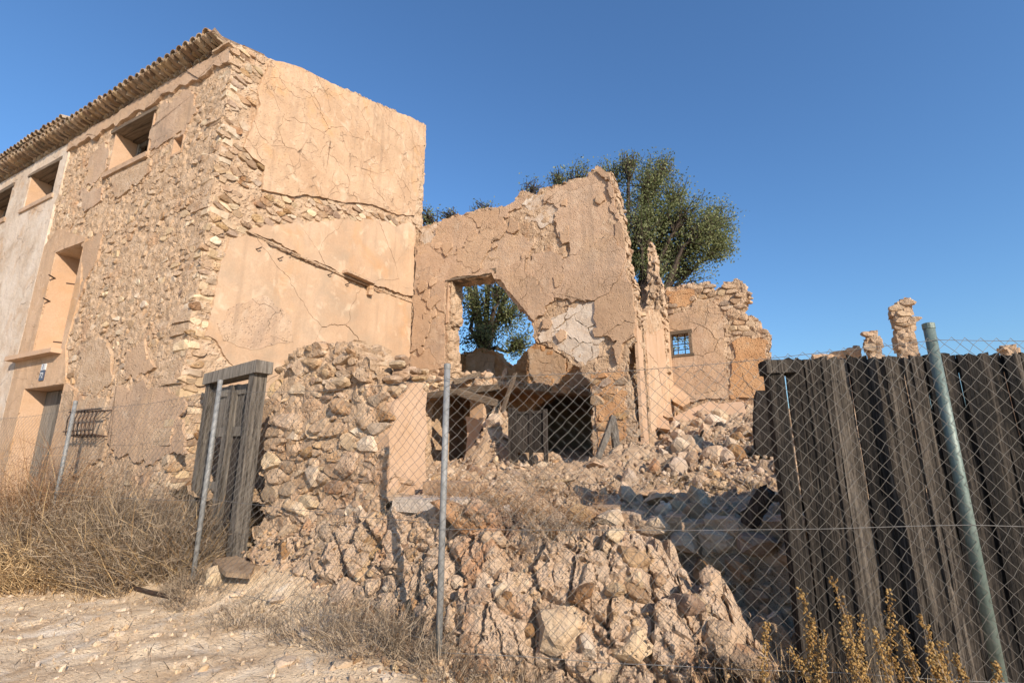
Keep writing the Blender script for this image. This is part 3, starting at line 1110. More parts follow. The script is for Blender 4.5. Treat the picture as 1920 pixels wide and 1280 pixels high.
# attic windows: sagging lintel boards, frame bars, dark room behind
for key in ('A1', 'A2', 'A3'):
    u0, u1, z0, z1 = OPN[key]
    mb = MB()
    for i in range(3):
        mb.box(u0 - 0.12, u1 + 0.10, -0.05 + i * 0.17, 0.10 + i * 0.17, z1 - 0.10 - 0.012 * i, z1 - 0.015, 0.012, R)
    mb.build('lintel', M['wood_beam'], house)
    fr = MB()
    fr.box(u0 + 0.06, u0 + 0.13, 0.36, 0.42, z0 + 0.02, z1 - 0.15)
    fr.box(u1 - 0.42, u1 - 0.34, 0.30, 0.36, z0 + 0.02, z1 - 0.12)
    fr.box(u0 + 0.06, u1 - 0.06, 0.37, 0.41, z1 - 0.24, z1 - 0.15)
    fr.build('window_frame', M['wood'], house)
    mb = MB()
    mb.box(u0 - 0.1, u1 + 0.1, -0.07, 0.05, z0 - 0.09, z0 + 0.015, 0.008, R)
    mb.build('window_sill', M['plaster_grey'], house)
# iron window guard low on the facade
gr = MB()
for i in range(8):
    x = -2.66 + i * 0.125
    gr.tube([(x, -0.02, 2.18), (x, -0.22, 2.16), (x, -0.25, 2.05), (x, -0.24, 1.80), (x, -0.02, 1.76)], 0.011, 5)
gr.tube([(-2.72, -0.22, 2.17), (-1.72, -0.22, 2.19)], 0.014, 5)
gr.tube([(-2.72, -0.25, 1.85), (-1.76, -0.25, 1.86)], 0.011, 5)
gr.build('window_guard', M['iron'], house)
# number tiles above the door
npl = MB()
npl.box(-4.69, -4.52, -0.055, -0.03, 3.05, 3.17)
pl1 = npl.build('number_tile', M['glazed'], house)
npl = MB()
npl.box(-4.69, -4.52, -0.055, -0.03, 2.85, 3.04)
pl2 = npl.build('number_tile', M['ink'], house)


def text(s, size, loc, m, parent, name='number'):
    cu = bpy.data.curves.new(name, 'FONT')
    cu.body = s
    cu.size = size
    cu.extrude = 0.002
    cu.align_x = 'CENTER'
    cu.align_y = 'CENTER'
    t = bpy.data.objects.new('tmp', cu)
    COL.objects.link(t)
    dg = bpy.context.evaluated_depsgraph_get()
    me = bpy.data.meshes.new_from_object(t.evaluated_get(dg))
    bpy.data.objects.remove(t)
    me.materials.clear()
    me.materials.append(m)
    o = bpy.data.objects.new(name, me)
    COL.objects.link(o)
    o.parent = parent
    o.rotation_euler = (math.pi / 2, 0, 0)
    o.location = Vector(loc) - wloc(parent)
    return o


text('1', 0.13, (-4.605, -0.0585, 3.11), M['ink'], pl1)
text('72', 0.15, (-4.605, -0.0585, 2.945), M['glazed'], pl2)

# gable: quoins, rubble bands and cracked plaster
UP = LU([(506, 114), (552, 124), (640, 166), (720, 201), (797, 236), (793, 290), (785, 350), (777, 404), (742, 401), (700, 386), (650, 381), (600, 372), (540, 366), (490, 352), (494, 312), (470, 296), (456, 275), (466, 248), (490, 200), (484, 172)])
LOA = LU([(462, 431), (520, 421), (590, 416), (640, 411), (700, 416), (777, 424)]) + [(5.08, 5.35)] + LU([(690, 533), (640, 513), (600, 494), (520, 458)])
LOB = LU([(431, 446), (462, 441), (520, 470), (600, 505), (690, 542)]) + [(5.08, 5.22), (5.08, 1.0), (0.75, 1.0), (0.7, 2.9)] + LU([(400, 640), (384, 634), (396, 580), (408, 520)])
cracked(house, UP, mapG(0.0), 0.8, 0.7, R, M['plaster'], 'plaster_panel', h1=0.035, gap=0.0028, amp=0.22, sc=0.7, dh=0.003, tilt=0.006, seed=51, jit=0.62)
cracked(house, LOA, mapG(0.0), 1.9, 1.6, R, M['plaster_smooth'], 'plaster_panel', h1=0.042, gap=0.002, amp=0.06, sc=0.4, dh=0.002, tilt=0.004, seed=52)
cracked(house, LOB, mapG(0.0), 2.2, 2.2, R, M['plaster_smooth'], 'plaster_panel', h1=0.030, gap=0.002, amp=0.06, sc=0.4, dh=0.002, tilt=0.004, seed=53)
# greyer exposed undercoat inside the lower plaster
SC1 = LU([(428, 580), (455, 566), (500, 556), (512, 572), (545, 590), (548, 640), (470, 655), (415, 640), (405, 610)])
vs, fs = plate(wobble(SC1, 0.06, 0.04, 0.15, 6), mapG(0.0), -0.01, 0.036)
obj('undercoat_patch', vs, fs, M['plaster_grey'], house)
QU = [(0.02, 0.2), (0.62, 0.2)] + LU([(384, 636), (408, 520), (428, 446), (462, 436), (590, 418), (700, 416), (776, 422), (776, 408), (742, 405), (700, 390), (600, 376), (490, 358), (492, 314), (466, 296), (452, 276), (462, 246), (486, 200), (482, 172), (504, 114), (470, 95), (432, 80)])
QU = QU + [(0.02, 8.3)]
masonry(house, QU, mapG(0.0), 0.20, 0.115, R, [M['stone'], M['stone_pale'], M['mortar'], M['rock']], h=(0.0, 0.034), gap=0.010, keep=0.66, inset=0.92, limit=260, jit=0.4)
# uneven mortar lumps along the gable's bare top edge
for k in range(46):
    t_ = R.uniform(0.5, 5.2)
    zt_ = float(np.interp(t_, [p[0] for p in gtop], [p[1] for p in gtop]))
    sz = R.uniform(0.03, 0.075)
    rock_obj('edge_stone', R.randrange(18), PROTO, 'm', (-0.06 - R.uniform(0, 0.25), t_, zt_ - 0.01), (sz, sz * 1.7, sz * 0.6), (R.uniform(-.3, .3), R.uniform(-.3, .3), R.uniform(-.3, .3)), M['limewash'] if k % 3 else M['stone_pale'], house)
# corner quoins: long pale blocks bedded alternately on the corner
z = 0.4
k = 0
while z < 8.25:
    h = R.uniform(0.10, 0.22)
    a, b = (R.uniform(0.28, 0.5), R.uniform(0.15, 0.26)) if k % 2 else (R.uniform(0.15, 0.26), R.uniform(0.28, 0.5))
    if R.random() < 0.86:
        o1, o2 = R.uniform(-0.01, 0.028), R.uniform(-0.01, 0.028)
        bm = bmesh.new()
        bmesh.ops.create_cube(bm, size=1)
        bmesh.ops.bevel(bm, geom=bm.edges[:], offset=0.2, segments=1, affect='EDGES')
        vv = []
        for v_ in bm.verts:
            x, y, zz = v_.co
            vv.append((-a / 2 + o1 / 2 + x * (a + o1) + R.uniform(-.02, .02), b / 2 - o2 / 2 + y * (b + o2) + R.uniform(-.012, .012), z + h / 2 + zz * (h - 0.012) + (x * .04) + R.uniform(-.018, .018)))
        ff = [tuple(v_.index for v_ in f.verts) for f in bm.faces]
        bm.free()
        obj('quoin', vv, ff, M['stone_pale'] if R.random() < 0.75 else M['stone'], house)
    z += h
    k += 1
# scar of the vanished lean-to roof across the gable, with a surviving timber socket
sc = [pu(462, 435), pu(520, 464), pu(600, 499), pu(640, 517), pu(690, 537), pu(770, 567)]
mb = MB()
mb.tube([(0.045, p[1], p[2]) for p in sc], [0.012, 0.02, 0.024, 0.026, 0.02, 0.012], 6)
mb.build('roof_scar', M['mortar'], house)
a, b = pu(638, 517), pu(692, 533)
mb = MB()
mb.box(-0.02, 0.20, a[1], b[1], b[2] - 0.03, b[2] + 0.035, 0.012, R)
mb.build('ledge_slab', M['plaster_grey'], house)
mb = MB()
mb.box(0.03, 0.13, b[1] - 0.10, b[1] + 0.02, b[2] - 0.28, b[2] - 0.03, 0.015, R)
mb.build('ledge_bracket', M['plaster'], house)
for (x, y) in ((518, 486), (535, 478), (612, 516), (645, 534), (477, 468)):
    q = pu(x, y)
    mb = MB()
    mb.tube([(0.0, q[1], q[2]), (0.09, q[1] + 0.02, q[2] + 0.01), (0.10, q[1] + 0.06, q[2] + 0.05)], 0.011, 5)
    mb.build('iron_hook', M['iron'], house)

# roof: tile corbel courses at the eaves and the tiled slope behind
roof = empty('roof', (0, 0, 0))
roof.parent = house
roof.location = Vector((-5, 0, 8.5)) - wloc(house)


def tile_mesh(L=0.42, r0=0.095, r1=0.078, th=0.014, seg=6):
    vs, fs = [], []
    for (y, r) in ((0.0, r0), (L, r1)):
        for rad in (r, r - th):
            for k in range(seg + 1):
                a = math.pi * k / seg
                vs.append((math.cos(a) * rad, y, math.sin(a) * rad))
    n = seg + 1
    for k in range(seg):
        fs += [(k, k + 1, 2 * n + k + 1, 2 * n + k), (n + k, 3 * n + k, 3 * n + k + 1, n + k + 1), (k, n + k, n + k + 1, k + 1), (2 * n + k, 2 * n + k + 1, 3 * n + k + 1, 3 * n + k)]
    for k in (0, seg):
        fs.append((k, 2 * n + k, 3 * n + k, n + k))
    return vs, fs


tv, tf = tile_mesh()
tme = bpy.data.meshes.new('roof_tile')
tme.from_pydata(tv, [], tf)
tme.materials.append(M['tile'])


def tile(loc, rot, parent, sc=1.0):
    o = bpy.data.objects.new('roof_tile', tme)
    COL.objects.link(o)
    o.parent = parent
    o.rotation_euler = rot
    o.scale = (sc, sc, sc)
    o.location = Vector(loc) - wloc(parent)
    return o


SL = math.atan2(gtop[-1][1] - gtop[0][1], 5.3)
ncol = 52
# three corbel courses: concave side up, concave side down, then the roof tiles themselves
for c in range(ncol):
    u = -0.42 - c * 0.2
    j = lambda s: R.uniform(-s, s)
    tile((u + j(.012), -0.08 + j(.012), WT - 0.02), (0.02 + j(.02), j(.06), j(.03)), roof, 0.95)
    tile((u + 0.1 + j(.012), -0.19 + j(.012), WT + 0.07), (0.03 + j(.02), j(.06), j(.03)), roof, 0.95)
    tile((u + j(.012), -0.30 + j(.012), WT + 0.16 + j(.006)), (SL * 0.8 + j(.03), j(.08), j(.05)), roof, 1.0)
    tile((u + 0.1 + j(.012), -0.27 + j(.012), WT + 0.225 + j(.006)), (SL * 0.8 + j(.03), math.pi + j(.08), j(.05)), roof, 1.0)
mb = MB()
for (y0, z0) in ((-0.05, WT + 0.055), (-0.15, WT + 0.14)):
    mb.box(-10.7, -0.36, y0, 0.3, z0, z0 + 0.03, 0.004, R)
mb.build('eave_mortar', M['mortar'], roof)
# slope
rows = MB()
for c in range(68):
    u = -0.52 - c * 0.2
    for r_ in range(14):
        y = -0.05 + r_ * 0.385
        if r_ > 2 and c == 0:
            continue
        zz = WT + 0.27 + (y + 0.4) * math.tan(SL) - 0.30 * min(1.0, max(0.0, (y - 0.3) / 1.0))
        jj_ = R.uniform(-.015, .015)
        for (du, rotp, dz) in ((0, 0, 0), (0.1, math.pi, 0.05)):
            vs = []
            for (x, y2, z2) in tv:
                if rotp:
                    x, z2 = -x, -z2
                vs.append((u + du + x + jj_, y + y2 * math.cos(SL) - z2 * math.sin(SL), zz - 0.16 + dz + y2 * math.sin(SL) + z2 * math.cos(SL) - 0.02))
            rows.add(vs, tf)
rows.build('roof_tiles', M['tile'], roof, kind='stuff')
mb = MB()
z_a, z_b = WT + 0.10, WT + 0.10 + 5.3 * math.tan(SL)
mb.add([(-13.6, 0.0, z_a), (-0.4, 0.0, z_a), (-0.4, 5.3, z_b), (-13.6, 5.3, z_b), (-13.6, 0.0, z_a + .06), (-0.4, 0.0, z_a + .06), (-0.4, 5.3, z_b + .06), (-13.6, 5.3, z_b + .06)],
       [(0, 3, 2, 1), (4, 5, 6, 7), (0, 1, 5, 4), (1, 2, 6, 5), (2, 3, 7, 6), (3, 0, 4, 7)])
mb.build('roof_deck', M['wood_dark'], roof)
# verge tiles along the start of the gable
for i in range(2):
    q = 0.12 + i * 0.36
    tile((-0.12, q - 0.1, gtop[0][1] - 0.02 + q * math.tan(SL)), (SL + R.uniform(-.03, .03), R.uniform(-.1, .1), R.uniform(-.04, .04)), roof, 0.8)
# raised neighbouring roof further along
up2 = empty('upper_roof', (0, 0, 0))
up2.parent = house
up2.location = Vector((-9, 0, 9.0)) - wloc(house)
for c in range(34):
    u = -6.1 - c * 0.2
    tile((u, -0.22 + R.uniform(-.02, .02), WT + 0.46), (SL + R.uniform(-.03, .03), math.pi + R.uniform(-.08, .08), 0), up2)
    tile((u + 0.1, -0.25 + R.uniform(-.02, .02), WT + 0.47), (SL + R.uniform(-.03, .03), R.uniform(-.08, .08), 0), up2)
mb = MB()
mb.box(-13.0, -6.0, -0.16, 0.6, WT + 0.26, WT + 0.37)
mb.build('parapet', M['plaster_clean'], up2)

# ------------------------------------------------------------------ tall ruined cross wall
CV = 5.1
cross = empty('ruined_cross_wall', (2.8, CV, 1.0), 'tall roofless plaster wall with torn opening and broken top', 'wall')
ctop = LV([(778, 428), (800, 421), (855, 405), (900, 391), (945, 386), (962, 380), (972, 360), (984, 356), (1000, 362), (1035, 350), (1058, 341), (1075, 334), (1100, 331), (1122, 311), (1143, 322), (1158, 368), (1168, 420), (1177, 490), (1192, 555), (1195, 640), (1178, 652), (1176, 700), (1190, 760), (1198, 830)], CV)
tear = LV([(846, 528), (924, 514), (928, 525), (955, 558), (985, 588), (998, 602), (1004, 640), (1035, 652), (1062, 670), (1088, 692), (1106, 716), (1113, 760), (1108, 800), (1112, 860), (1105, 900)], CV)
tear_l = LV([(783, 900), (784, 800), (790, 750), (806, 737), (834, 735), (842, 690), (838, 612), (846, 600)], CV)
CO = [(0.0, 0.7)] + [(0.0, ctop[0][1])] + ctop[1:] + [(5.5, 0.7)]
HOLE = tear + [(tear[-1][0], 0.5), (tear_l[0][0], 0.5)] + tear_l
slab('wall_core', CO, [(HOLE, True)], mapF(CV), 0.5, 0.028, M['mortar'], cross, warp=(0.05, 0.22), seed=6, segs=5, edge=0.10, relief=0.03, fsc=0.13)
# plaster sheets
pr = LV([(781, 434), (855, 410), (900, 397), (945, 393), (985, 366), (1035, 357), (1098, 338), (1122, 318), (1140, 330), (1154, 380), (1166, 440), (1174, 510), (1188, 560), (1190, 636), (1168, 646), (1160, 690), (1122, 700), (1090, 686), (1064, 664), (1034, 646), (1008, 632), (1003, 602), (986, 582), (930, 520), (924, 510), (845, 524), (835, 535), (834, 690), (800, 702), (770, 735)], CV)
pr = [(0.05, 2.6), (0.05, 7.2)] + pr[1:-1] + [(0.35, 3.2)]
bare = [LV([(1066, 575), (1140, 560), (1130, 640), (1100, 690), (1062, 660), (1010, 635), (1040, 600)], CV), LV([(985, 372), (1040, 360), (1050, 400), (1020, 430), (985, 410)], CV),
        LV([(785, 430), (845, 415), (850, 460), (800, 480)], CV)]
cracked(cross, pr, mapF(CV), 1.0, 0.85, R, [M['plaster_grey'], M['plaster_grey'], M['plaster_grey2']], 'plaster_panel', h1=0.045, gap=0.005, amp=0.22, sc=0.6, dh=0.026, tilt=0.04, seed=61, holes=bare, jit=0.62)
for i, p in enumerate(bare):
    cracked(cross, p, mapF(CV), 0.5, 0.45, R, M['limewash'], 'undercoat_panel', h1=0.018, gap=0.012, amp=0.08, sc=0.2, dh=0.006, tilt=0.03, seed=64 + i)
LOR = LV([(1112, 705), (1168, 698), (1176, 740), (1188, 820), (1120, 840)], CV)
masonry(cross, LOR, mapF(CV), 0.26, 0.17, R, [M['clay'], M['clay'], M['rock'], M['stone']], h=(0.0, 0.045), gap=0.012, keep=0.7, inset=0.9)
cracked(cross, LOR, mapF(CV), 0.9, 0.9, R, M['clay'], 'clay_panel', h1=0.012, amp=0.1, sc=0.3, seed=68)
LOL = LV([(770, 735), (800, 705), (836, 692), (838, 732), (800, 738), (786, 760), (772, 770)], CV)
masonry(cross, LOL, mapF(CV), 0.2, 0.13, R, [M['stone'], M['stone_pale']], h=(0.03, 0.09), gap=0.02, keep=0.95)
for i in range(26):
    fu, fz = R.uniform(0.3, 5.0), R.uniform(3.8, 7.0)
    sz = R.uniform(0.06, 0.2)
    fl = [(fu + math.cos(a) * sz * R.uniform(.5, 1.2), fz + math.sin(a) * sz * R.uniform(.5, 1.2)) for a in [6.283 * k_ / 7 for k_ in range(7)]]
    if all(pin(pr, x, z_) for x, z_ in fl):
        vs, fs = plate(wobble(fl, 0.04, 0.03, 0.12, i), mapF(CV), 0.0, 0.062 + R.uniform(-.006, .006), (R.uniform(-.04, .04), R.uniform(-.04, .04)))
        obj('plaster_flake', vs, fs, M['plaster_grey2'] if i % 3 else M['plaster'], cross)
# timber lintel over the upper opening
a, b = pv(842, 528, CV), pv(926, 513, CV)
mb = MB()
mb.box(a[0] - 0.1, b[0] + 0.06, CV - 0.03, CV + 0.2, a[2] - 0.02, a[2] + 0.09, 0.03, R)
mb.build('lintel', M['wood_beam'], cross)
# plastered jamb of the upper doorway
mb = MB()
jz0, jz1 = pv(848, 604, CV)[2], pv(848, 530, CV)[2]
ju = pv(838, 600, CV)[0]
mb.box(ju - 0.03, ju + 0.05, CV - 0.02, CV + 0.51, jz0, jz1, 0.015, R)
mb.build('door_jamb', M['plaster_clean'], cross)
# end face plaster on the sunny side
ez = [(CV + 0.02, 1.6), (CV + 0.48, 1.6), (CV + 0.46, 3.2), (CV + 0.46, 4.3), (CV + 0.3, 4.45), (CV + 0.02, 4.4)]
eu = pv(1190, 600, CV)[0]
for c in voro(ez, 0.5, 0.7, R, 0.012):
    vs, fs = plate(wobble(c, 0.08, 0.03, 0.2, 5), mapG(eu), -0.03, 0.03)
    obj('end_plaster', vs, fs, M['plaster_clean'], cross)
# loose coping stones and rubble along the broken edges
r3 = np.random.RandomState(9)
edge_pts = ctop[:20]
for i in range(len(edge_pts) - 1):
    a, b = edge_pts[i], edge_pts[i + 1]
    l = math.hypot(b[0] - a[0], b[1] - a[1])
    for k in range(max(1, int(l / 0.12))):
        t = r3.rand()
        if a[0] > 4.85 and a[0] < 5.2 and a[1] > 7.3:
            continue
        s = r3.uniform(0.05, 0.13)
        rock_obj('edge_stone', int(r3.randint(18)), PROTO, 'm', (a[0] + (b[0] - a[0]) * t - 0.04, CV + r3.uniform(0.08, 0.45), a[1] + (b[1] - a[1]) * t - 0.03), (s * 1.3, s, s * 0.8), (r3.uniform(-.4, .4), r3.uniform(-.4, .4), r3.uniform(0, 6)), M['stone'] if r3.rand() < .6 else M['rubble'], cross)
for i in range(len(tear) - 1):
    a, b = tear[i], tear[i + 1]
    l = math.hypot(b[0] - a[0], b[1] - a[1])
    if i < 2:
        continue
    for k in range(max(1, int(l / 0.14))):
        t = r3.rand()
        s = r3.uniform(0.05, 0.11)
        rock_obj('edge_stone', int(r3.randint(18)), PROTO, 'm', (a[0] + (b[0] - a[0]) * t + 0.06, CV + r3.uniform(0.1, 0.45), a[1] + (b[1] - a[1]) * t + 0.04), (s * 1.2, s, s * 0.8), tuple(r3.uniform(0, 6.28, 3)), M['stone'], cross)

# ------------------------------------------------------------------ wall stub behind the torn opening
IV = 7.6
inner = empty('inner_room_wall', (2.5, IV, 1.2), 'low broken plaster wall seen through the torn opening', 'wall')
IO = LV([(780, 900), (800, 720), (850, 672), (868, 660), (905, 655), (932, 662), (958, 690), (985, 660), (1000, 645), (1040, 648), (1062, 652), (1090, 668), (1130, 690), (1160, 720), (1160, 900)], IV)
IO = [(x, max(z, 0.9)) for x, z in IO]
IH = [(LV([(1003, 765), (1040, 738), (1085, 728), (1108, 745), (1112, 890), (1003, 890)], IV), True), (LV([(788, 750), (862, 745), (868, 890), (786, 890)], IV), True)]
slab('wall_core', IO, IH, mapF(IV), 0.45, 0.035, M['clay'], inner, warp=(0.06, 0.25), seed=8, segs=3, edge=0.09, relief=0.04, fsc=0.14)
for reg, mm in ((LV([(872, 664), (905, 660), (928, 668), (926, 712), (895, 725), (872, 705)], IV), M['plaster']), (LV([(992, 655), (1040, 652), (1062, 660), (1060, 700), (1040, 735), (1010, 728), (992, 700)], IV), M['plaster_grey']),
                (LV([(1062, 665), (1120, 692), (1120, 722), (1070, 726)], IV), M['plaster_grey'])):
    cracked(inner, reg, mapF(IV), 0.6, 0.5, R, mm, 'plaster_panel', h1=0.03, amp=0.05, sc=0.2, seed=71)
# side wall closing the dark ground-floor room, and what is left of its ceiling
mb = MB()
mb.box(-0.45, 0.0, 5.37, 8.1, 0.6, 3.5, 0.03, R)
mb.build('side_wall', M['mortar'], inner)
ceil = slab('ceiling_slab', [(0.02, 5.62), (1.95, 5.62), (2.2, 6.0), (2.6, 6.5), (3.0, 6.75), (3.5, 6.9), (3.9, 7.6), (0.02, 7.6)], [], lambda a, b, h: (a, b, 3.22 - 0.10 * np.clip(a - 2, 0, 3) + h), 0.16, 0.06, M['mortar'], inner, warp=(0.12, 0.3), seed=12, segs=3, edge=0.16, relief=0.08)
for (nm_, b_) in (('hidden_chamber_roof', (-0.44, 5.1, 8.06, 10.6, 3.0, 3.2)), ('hidden_chamber_wall', (-0.44, 5.1, 10.6, 10.8, 0.8, 3.2)), ('hidden_chamber_wall', (4.9, 5.1, 8.07, 10.58, 0.8, 2.99)), ('hidden_chamber_wall', (-0.44, -0.2, 8.12, 10.58, 0.8, 2.99))):  # unseen closed chamber added so the holes in this wall stay black
    mb = MB()
    mb.box(*b_, 0.01, R)
    mb.build(nm_, M['mortar'], inner)
mb = MB()
mb.box(1.0, 1.42, 6.3, 6.7, 1.0, 3.04, 0.03, R)
mb.build('room_partition', M['plaster_clean'], inner)


def beam(name, p0, p1, w, h, m, label, cat='beam', group=None, parent=None, seed=0, segs=8, twist=0.0):
    """a squared, worn timber between two points"""
    rb = random.Random(seed)
    p0, p1 = Vector(p0), Vector(p1)
    t = (p1 - p0).normalized()
    s = t.cross(Vector((0, 0, 1)))
    s = s.normalized() if s.length > 0.05 else Vector((1, 0, 0))
    u = s.cross(t)
    vs, fs = [], []
    for i in range(segs + 1):
        f = i / segs
        c = p0 + (p1 - p0) * f + s * rb.uniform(-.006, .006) + u * rb.uniform(-.006, .006)
        end = 0.82 if i in (0, segs) else 1.0
        for (a, b) in ((-1, -.8), (-.8, -1), (.8, -1), (1, -.8), (1, .8), (.8, 1), (-.8, 1), (-1, .8)):
            vs.append(tuple(c + s * a * w / 2 * end * rb.uniform(.92, 1.06) + u * b * h / 2 * end * rb.uniform(.92, 1.06) + (t * rb.uniform(-.03, .03) if i in (0, segs) else Vector((0, 0, 0)))))
    for i in range(segs):
        for k in range(8):
            k2 = (k + 1) % 8
            fs.append((i * 8 + k, i * 8 + k2, (i + 1) * 8 + k2, (i + 1) * 8 + k))
    fs.append(tuple(range(7, -1, -1)))
    fs.append(tuple(segs * 8 + k for k in range(8)))
    o = obj(name, vs, fs, m, parent)
    if parent is None:
        tag(o, label, cat, group)
    return o


# fallen floor timbers over the doorway
beam('timber_beam', pv(803, 742, CV - 0.05), pv(935, 726, CV + 0.25), 0.2, 0.16, M['wood_beam'], 'long squared beam lying over the dark doorway, lowest of the fallen timbers', seed=1)
beam('timber_beam', pv(862, 736, CV - 0.1), pv(936, 757, CV - 0.15), 0.18, 0.17, M['wood_beam'], 'short thick beam end sagging right of the dark doorway', seed=2)
beam('timber_beam', pv(850, 718, CV + 0.1), pv(900, 700, CV + 0.6), 0.14, 0.12, M['wood_beam'], 'splintered timber on top of the fallen beams above the doorway', seed=3)
beam('leaning_plank', pv(942, 770, CV - 0.5), pv(966, 700, CV - 0.15), 0.10, 0.05, M['wood_beam'], 'pale plank leaning upright in the middle of the torn opening', 'plank', seed=4)
beam('leaning_plank', pv(872, 872, CV - 0.1), pv(922, 768, CV + 0.1), 0.09, 0.05, M['wood_dark'], 'dark slanting plank beside the lit plaster piece in the doorway', 'plank', seed=5)
beam('leaning_plank', pv(880, 868, CV - 0.5), pv(925, 822, CV - 0.2), 0.08, 0.05, M['wood_beam'], 'low plank propped on rubble right of the dark doorway', 'plank', seed=6)
beam('broken_timber', pv(1120, 862, 4.2), pv(1150, 782, 4.35), 0.16, 0.10, M['wood'], 'pale split timber leaning right, foot of the wall end', 'timber', seed=7)
beam('broken_timber', pv(1158, 855, 4.4), pv(1148, 782, 4.5), 0.13, 0.10, M['wood'], 'grey upright timber stub at the foot of the wall end', 'timber', seed=8)
r4 = np.random.RandomState(15)
pts, szs = [], []
hp = empty('ceiling_rubble', pv(880, 730, CV + 0.3), 'heap of stones and splinters on the fallen beams above the doorway', 'rubble heap')
for k in range(46):
    q = (r4.uniform(0.35, 2.15), r4.uniform(5.6, 6.6), 3.24 + 0.22 * r4.rand() ** 2)
    s = r4.uniform(0.05, 0.14)
    rock_obj('stone', int(r4.randint(18)), PROTO, 'm', q, s, tuple(r4.uniform(0, 6.28, 3)), M['stone'] if r4.rand() < .6 else M['mortar'], hp)
# lit plaster chunk inside the doorway
q = [(872, 780), (912, 782), (898, 815), (885, 870), (868, 870), (876, 825)]
ch = LV(q, CV + 0.35)
vs, fs = plate(wobble(ch, 0.08, 0.02, 0.2, 3), mapF(CV + 0.35), -0.3, 0.0)
tag(obj('plaster_chunk', vs, fs, M['plaster_clean'], None), 'bright upright block of plastered wall inside the dark doorway', 'wall block')

# ------------------------------------------------------------------ fallen door leaf standing in the rubble
dl = empty('broken_shutter', pv(995, 880, CV - 0.9), 'dark panelled door leaf standing upright in the rubble', 'door leaf')
v0 = CV - 0.9
p = pv(962, 768, v0)
q = pv(1026, 764, v0)
zb = pv(1000, 895, v0)[2]
wd = q[0] - p[0]
ht = p[2] - zb
parts = [('stile', 0, 0.14), ('stile', 0.48, 0.58), ('stile', 0.9, 1.0)]
for nm, a, b in parts:
    mb = MB()
    mb.box(p[0] + wd * a, p[0] + wd * b, v0 - 0.03, v0 + 0.02, zb, p[2] + R.uniform(-.02, .03), 0.006, R)
    mb.build(nm, M['wood_dark'], dl)
for a in (0.0, 0.36, 0.93):
    mb = MB()
    mb.box(p[0] + 0.01, q[0] - 0.01, v0 - 0.022, v0 + 0.015, zb + ht * a, zb + ht * a + 0.05, 0.004, R)
    mb.build('rail', M['wood_dark'], dl)
for (a, b) in ((0.14, 0.48), (0.58, 0.9)):
    mb = MB()
    mb.box(p[0] + wd * a, p[0] + wd * b, v0 - 0.004, v0 + 0.008, zb + ht * 0.36, zb + ht * 0.95)
    mb.build('panel', M['wood_dark'], dl)
mb = MB()
mb.box(p[0] - 0.10, p[0] - 0.003, v0 - 0.02, v0 + 0.20, zb, p[2] + 0.05, 0.012, R)
mb.build('frame_post', M['wood_dark'], dl)

# ------------------------------------------------------------------ right-hand ruin: side wall, thin spike, window wall
ruin = empty('ruined_room', (6.5, 9, 2), 'ruined room corner with barred window and cracked plaster walls', 'ruin')
SU = 5.55
SO = LU([(1196, 600), (1206, 585), (1222, 580), (1236, 584), (1248, 592)], SU)
SO = [(5.7, 0.8)] + [(5.7, SO[0][1])] + SO + [(9.0, SO[-1][1]), (9.0, 0.8)]
slab('side_wall', SO, [], mapG(SU), 0.4, 0.035, M['mortar'], ruin, warp=(0.06, 0.2), seed=14, segs=3, edge=0.08, relief=0.02)
sp = [(5.72, 1.9), (5.72, SO[1][1] - 0.1), (6.3, SO[2][1] - 0.1), (8.97, SO[-3][1] - 0.15), (8.97, 2.2)]
cracked(ruin, sp, mapG(SU), 0.9, 1.6, R, [M['plaster_clean'], M['plaster']], 'plaster_panel', h1=0.03, amp=0.06, sc=0.3, seed=81, dh=0.003, tilt=0.01)
RV = 9.0
RO = LV([(1236, 775), (1236, 545), (1262, 536), (1296, 531), (1330, 529), (1343, 548), (1356, 528), (1382, 522), (1404, 536), (1409, 552), (1394, 566), (1398, 590), (1418, 598), (1428, 615), (1444, 628), (1444, 690), (1440, 775)], RV)
RO[0] = (RO[0][0], 1.2)
RO[-1] = (RO[-1][0], 1.2)
wq = LV([(1255, 626), (1294, 622), (1294, 664), (1256, 668)], RV)
wr = (wq[0][0], wq[1][0], wq[2][1], wq[1][1])
slab('window_wall', RO, [(rect(wr), False)], mapF(RV), 0.5, 0.035, M['mortar'], ruin, warp=(0.05, 0.18), seed=16, segs=4, edge=0.10, relief=0.04, fsc=0.13)
g1 = LV([(1248, 590), (1290, 585), (1300, 570), (1330, 562), (1352, 585), (1358, 620), (1356, 680), (1368, 745), (1300, 752), (1250, 745)], RV)
for p_ in cut_rects(g1, [wr]):
    for c in voro(p_, 0.62, 0.55, R, 0.008):
        vs, fs = plate(wobble(c, 0.07, 0.05, 0.25, 84), mapF(RV), -0.02, 0.035 + R.uniform(-.006, .006))
        obj('plaster_panel', vs, fs, M['plaster_grey'], ruin)
g2 = LV([(1374, 640), (1400, 628), (1436, 634), (1438, 740), (1376, 750), (1368, 700)], RV)
cracked(ruin, g2, mapF(RV), 1.0, 0.9, R, M['clay'], 'clay_panel', h1=0.03, amp=0.06, seed=86)
g2 = LV([(1248, 545), (1300, 540), (1306, 565), (1250, 582)], RV)
cracked(ruin, g2, mapF(RV), 0.8, 0.6, R, M['clay'], 'clay_panel', h1=0.03, amp=0.06, seed=87)
g3 = LV([(1302, 540), (1335, 532), (1345, 545), (1360, 532), (1385, 526), (1402, 540), (1404, 555), (1390, 566), (1396, 590), (1415, 602), (1436, 625), (1380, 632), (1360, 600), (1330, 560), (1250, 590), (1250, 580)], RV)
masonry(ruin, g3, mapF(RV), 0.26, 0.14, R, [M['stone'], M['stone_pale'], M['mortar']], h=(0.01, 0.055), gap=0.010, keep=0.8, inset=0.9)
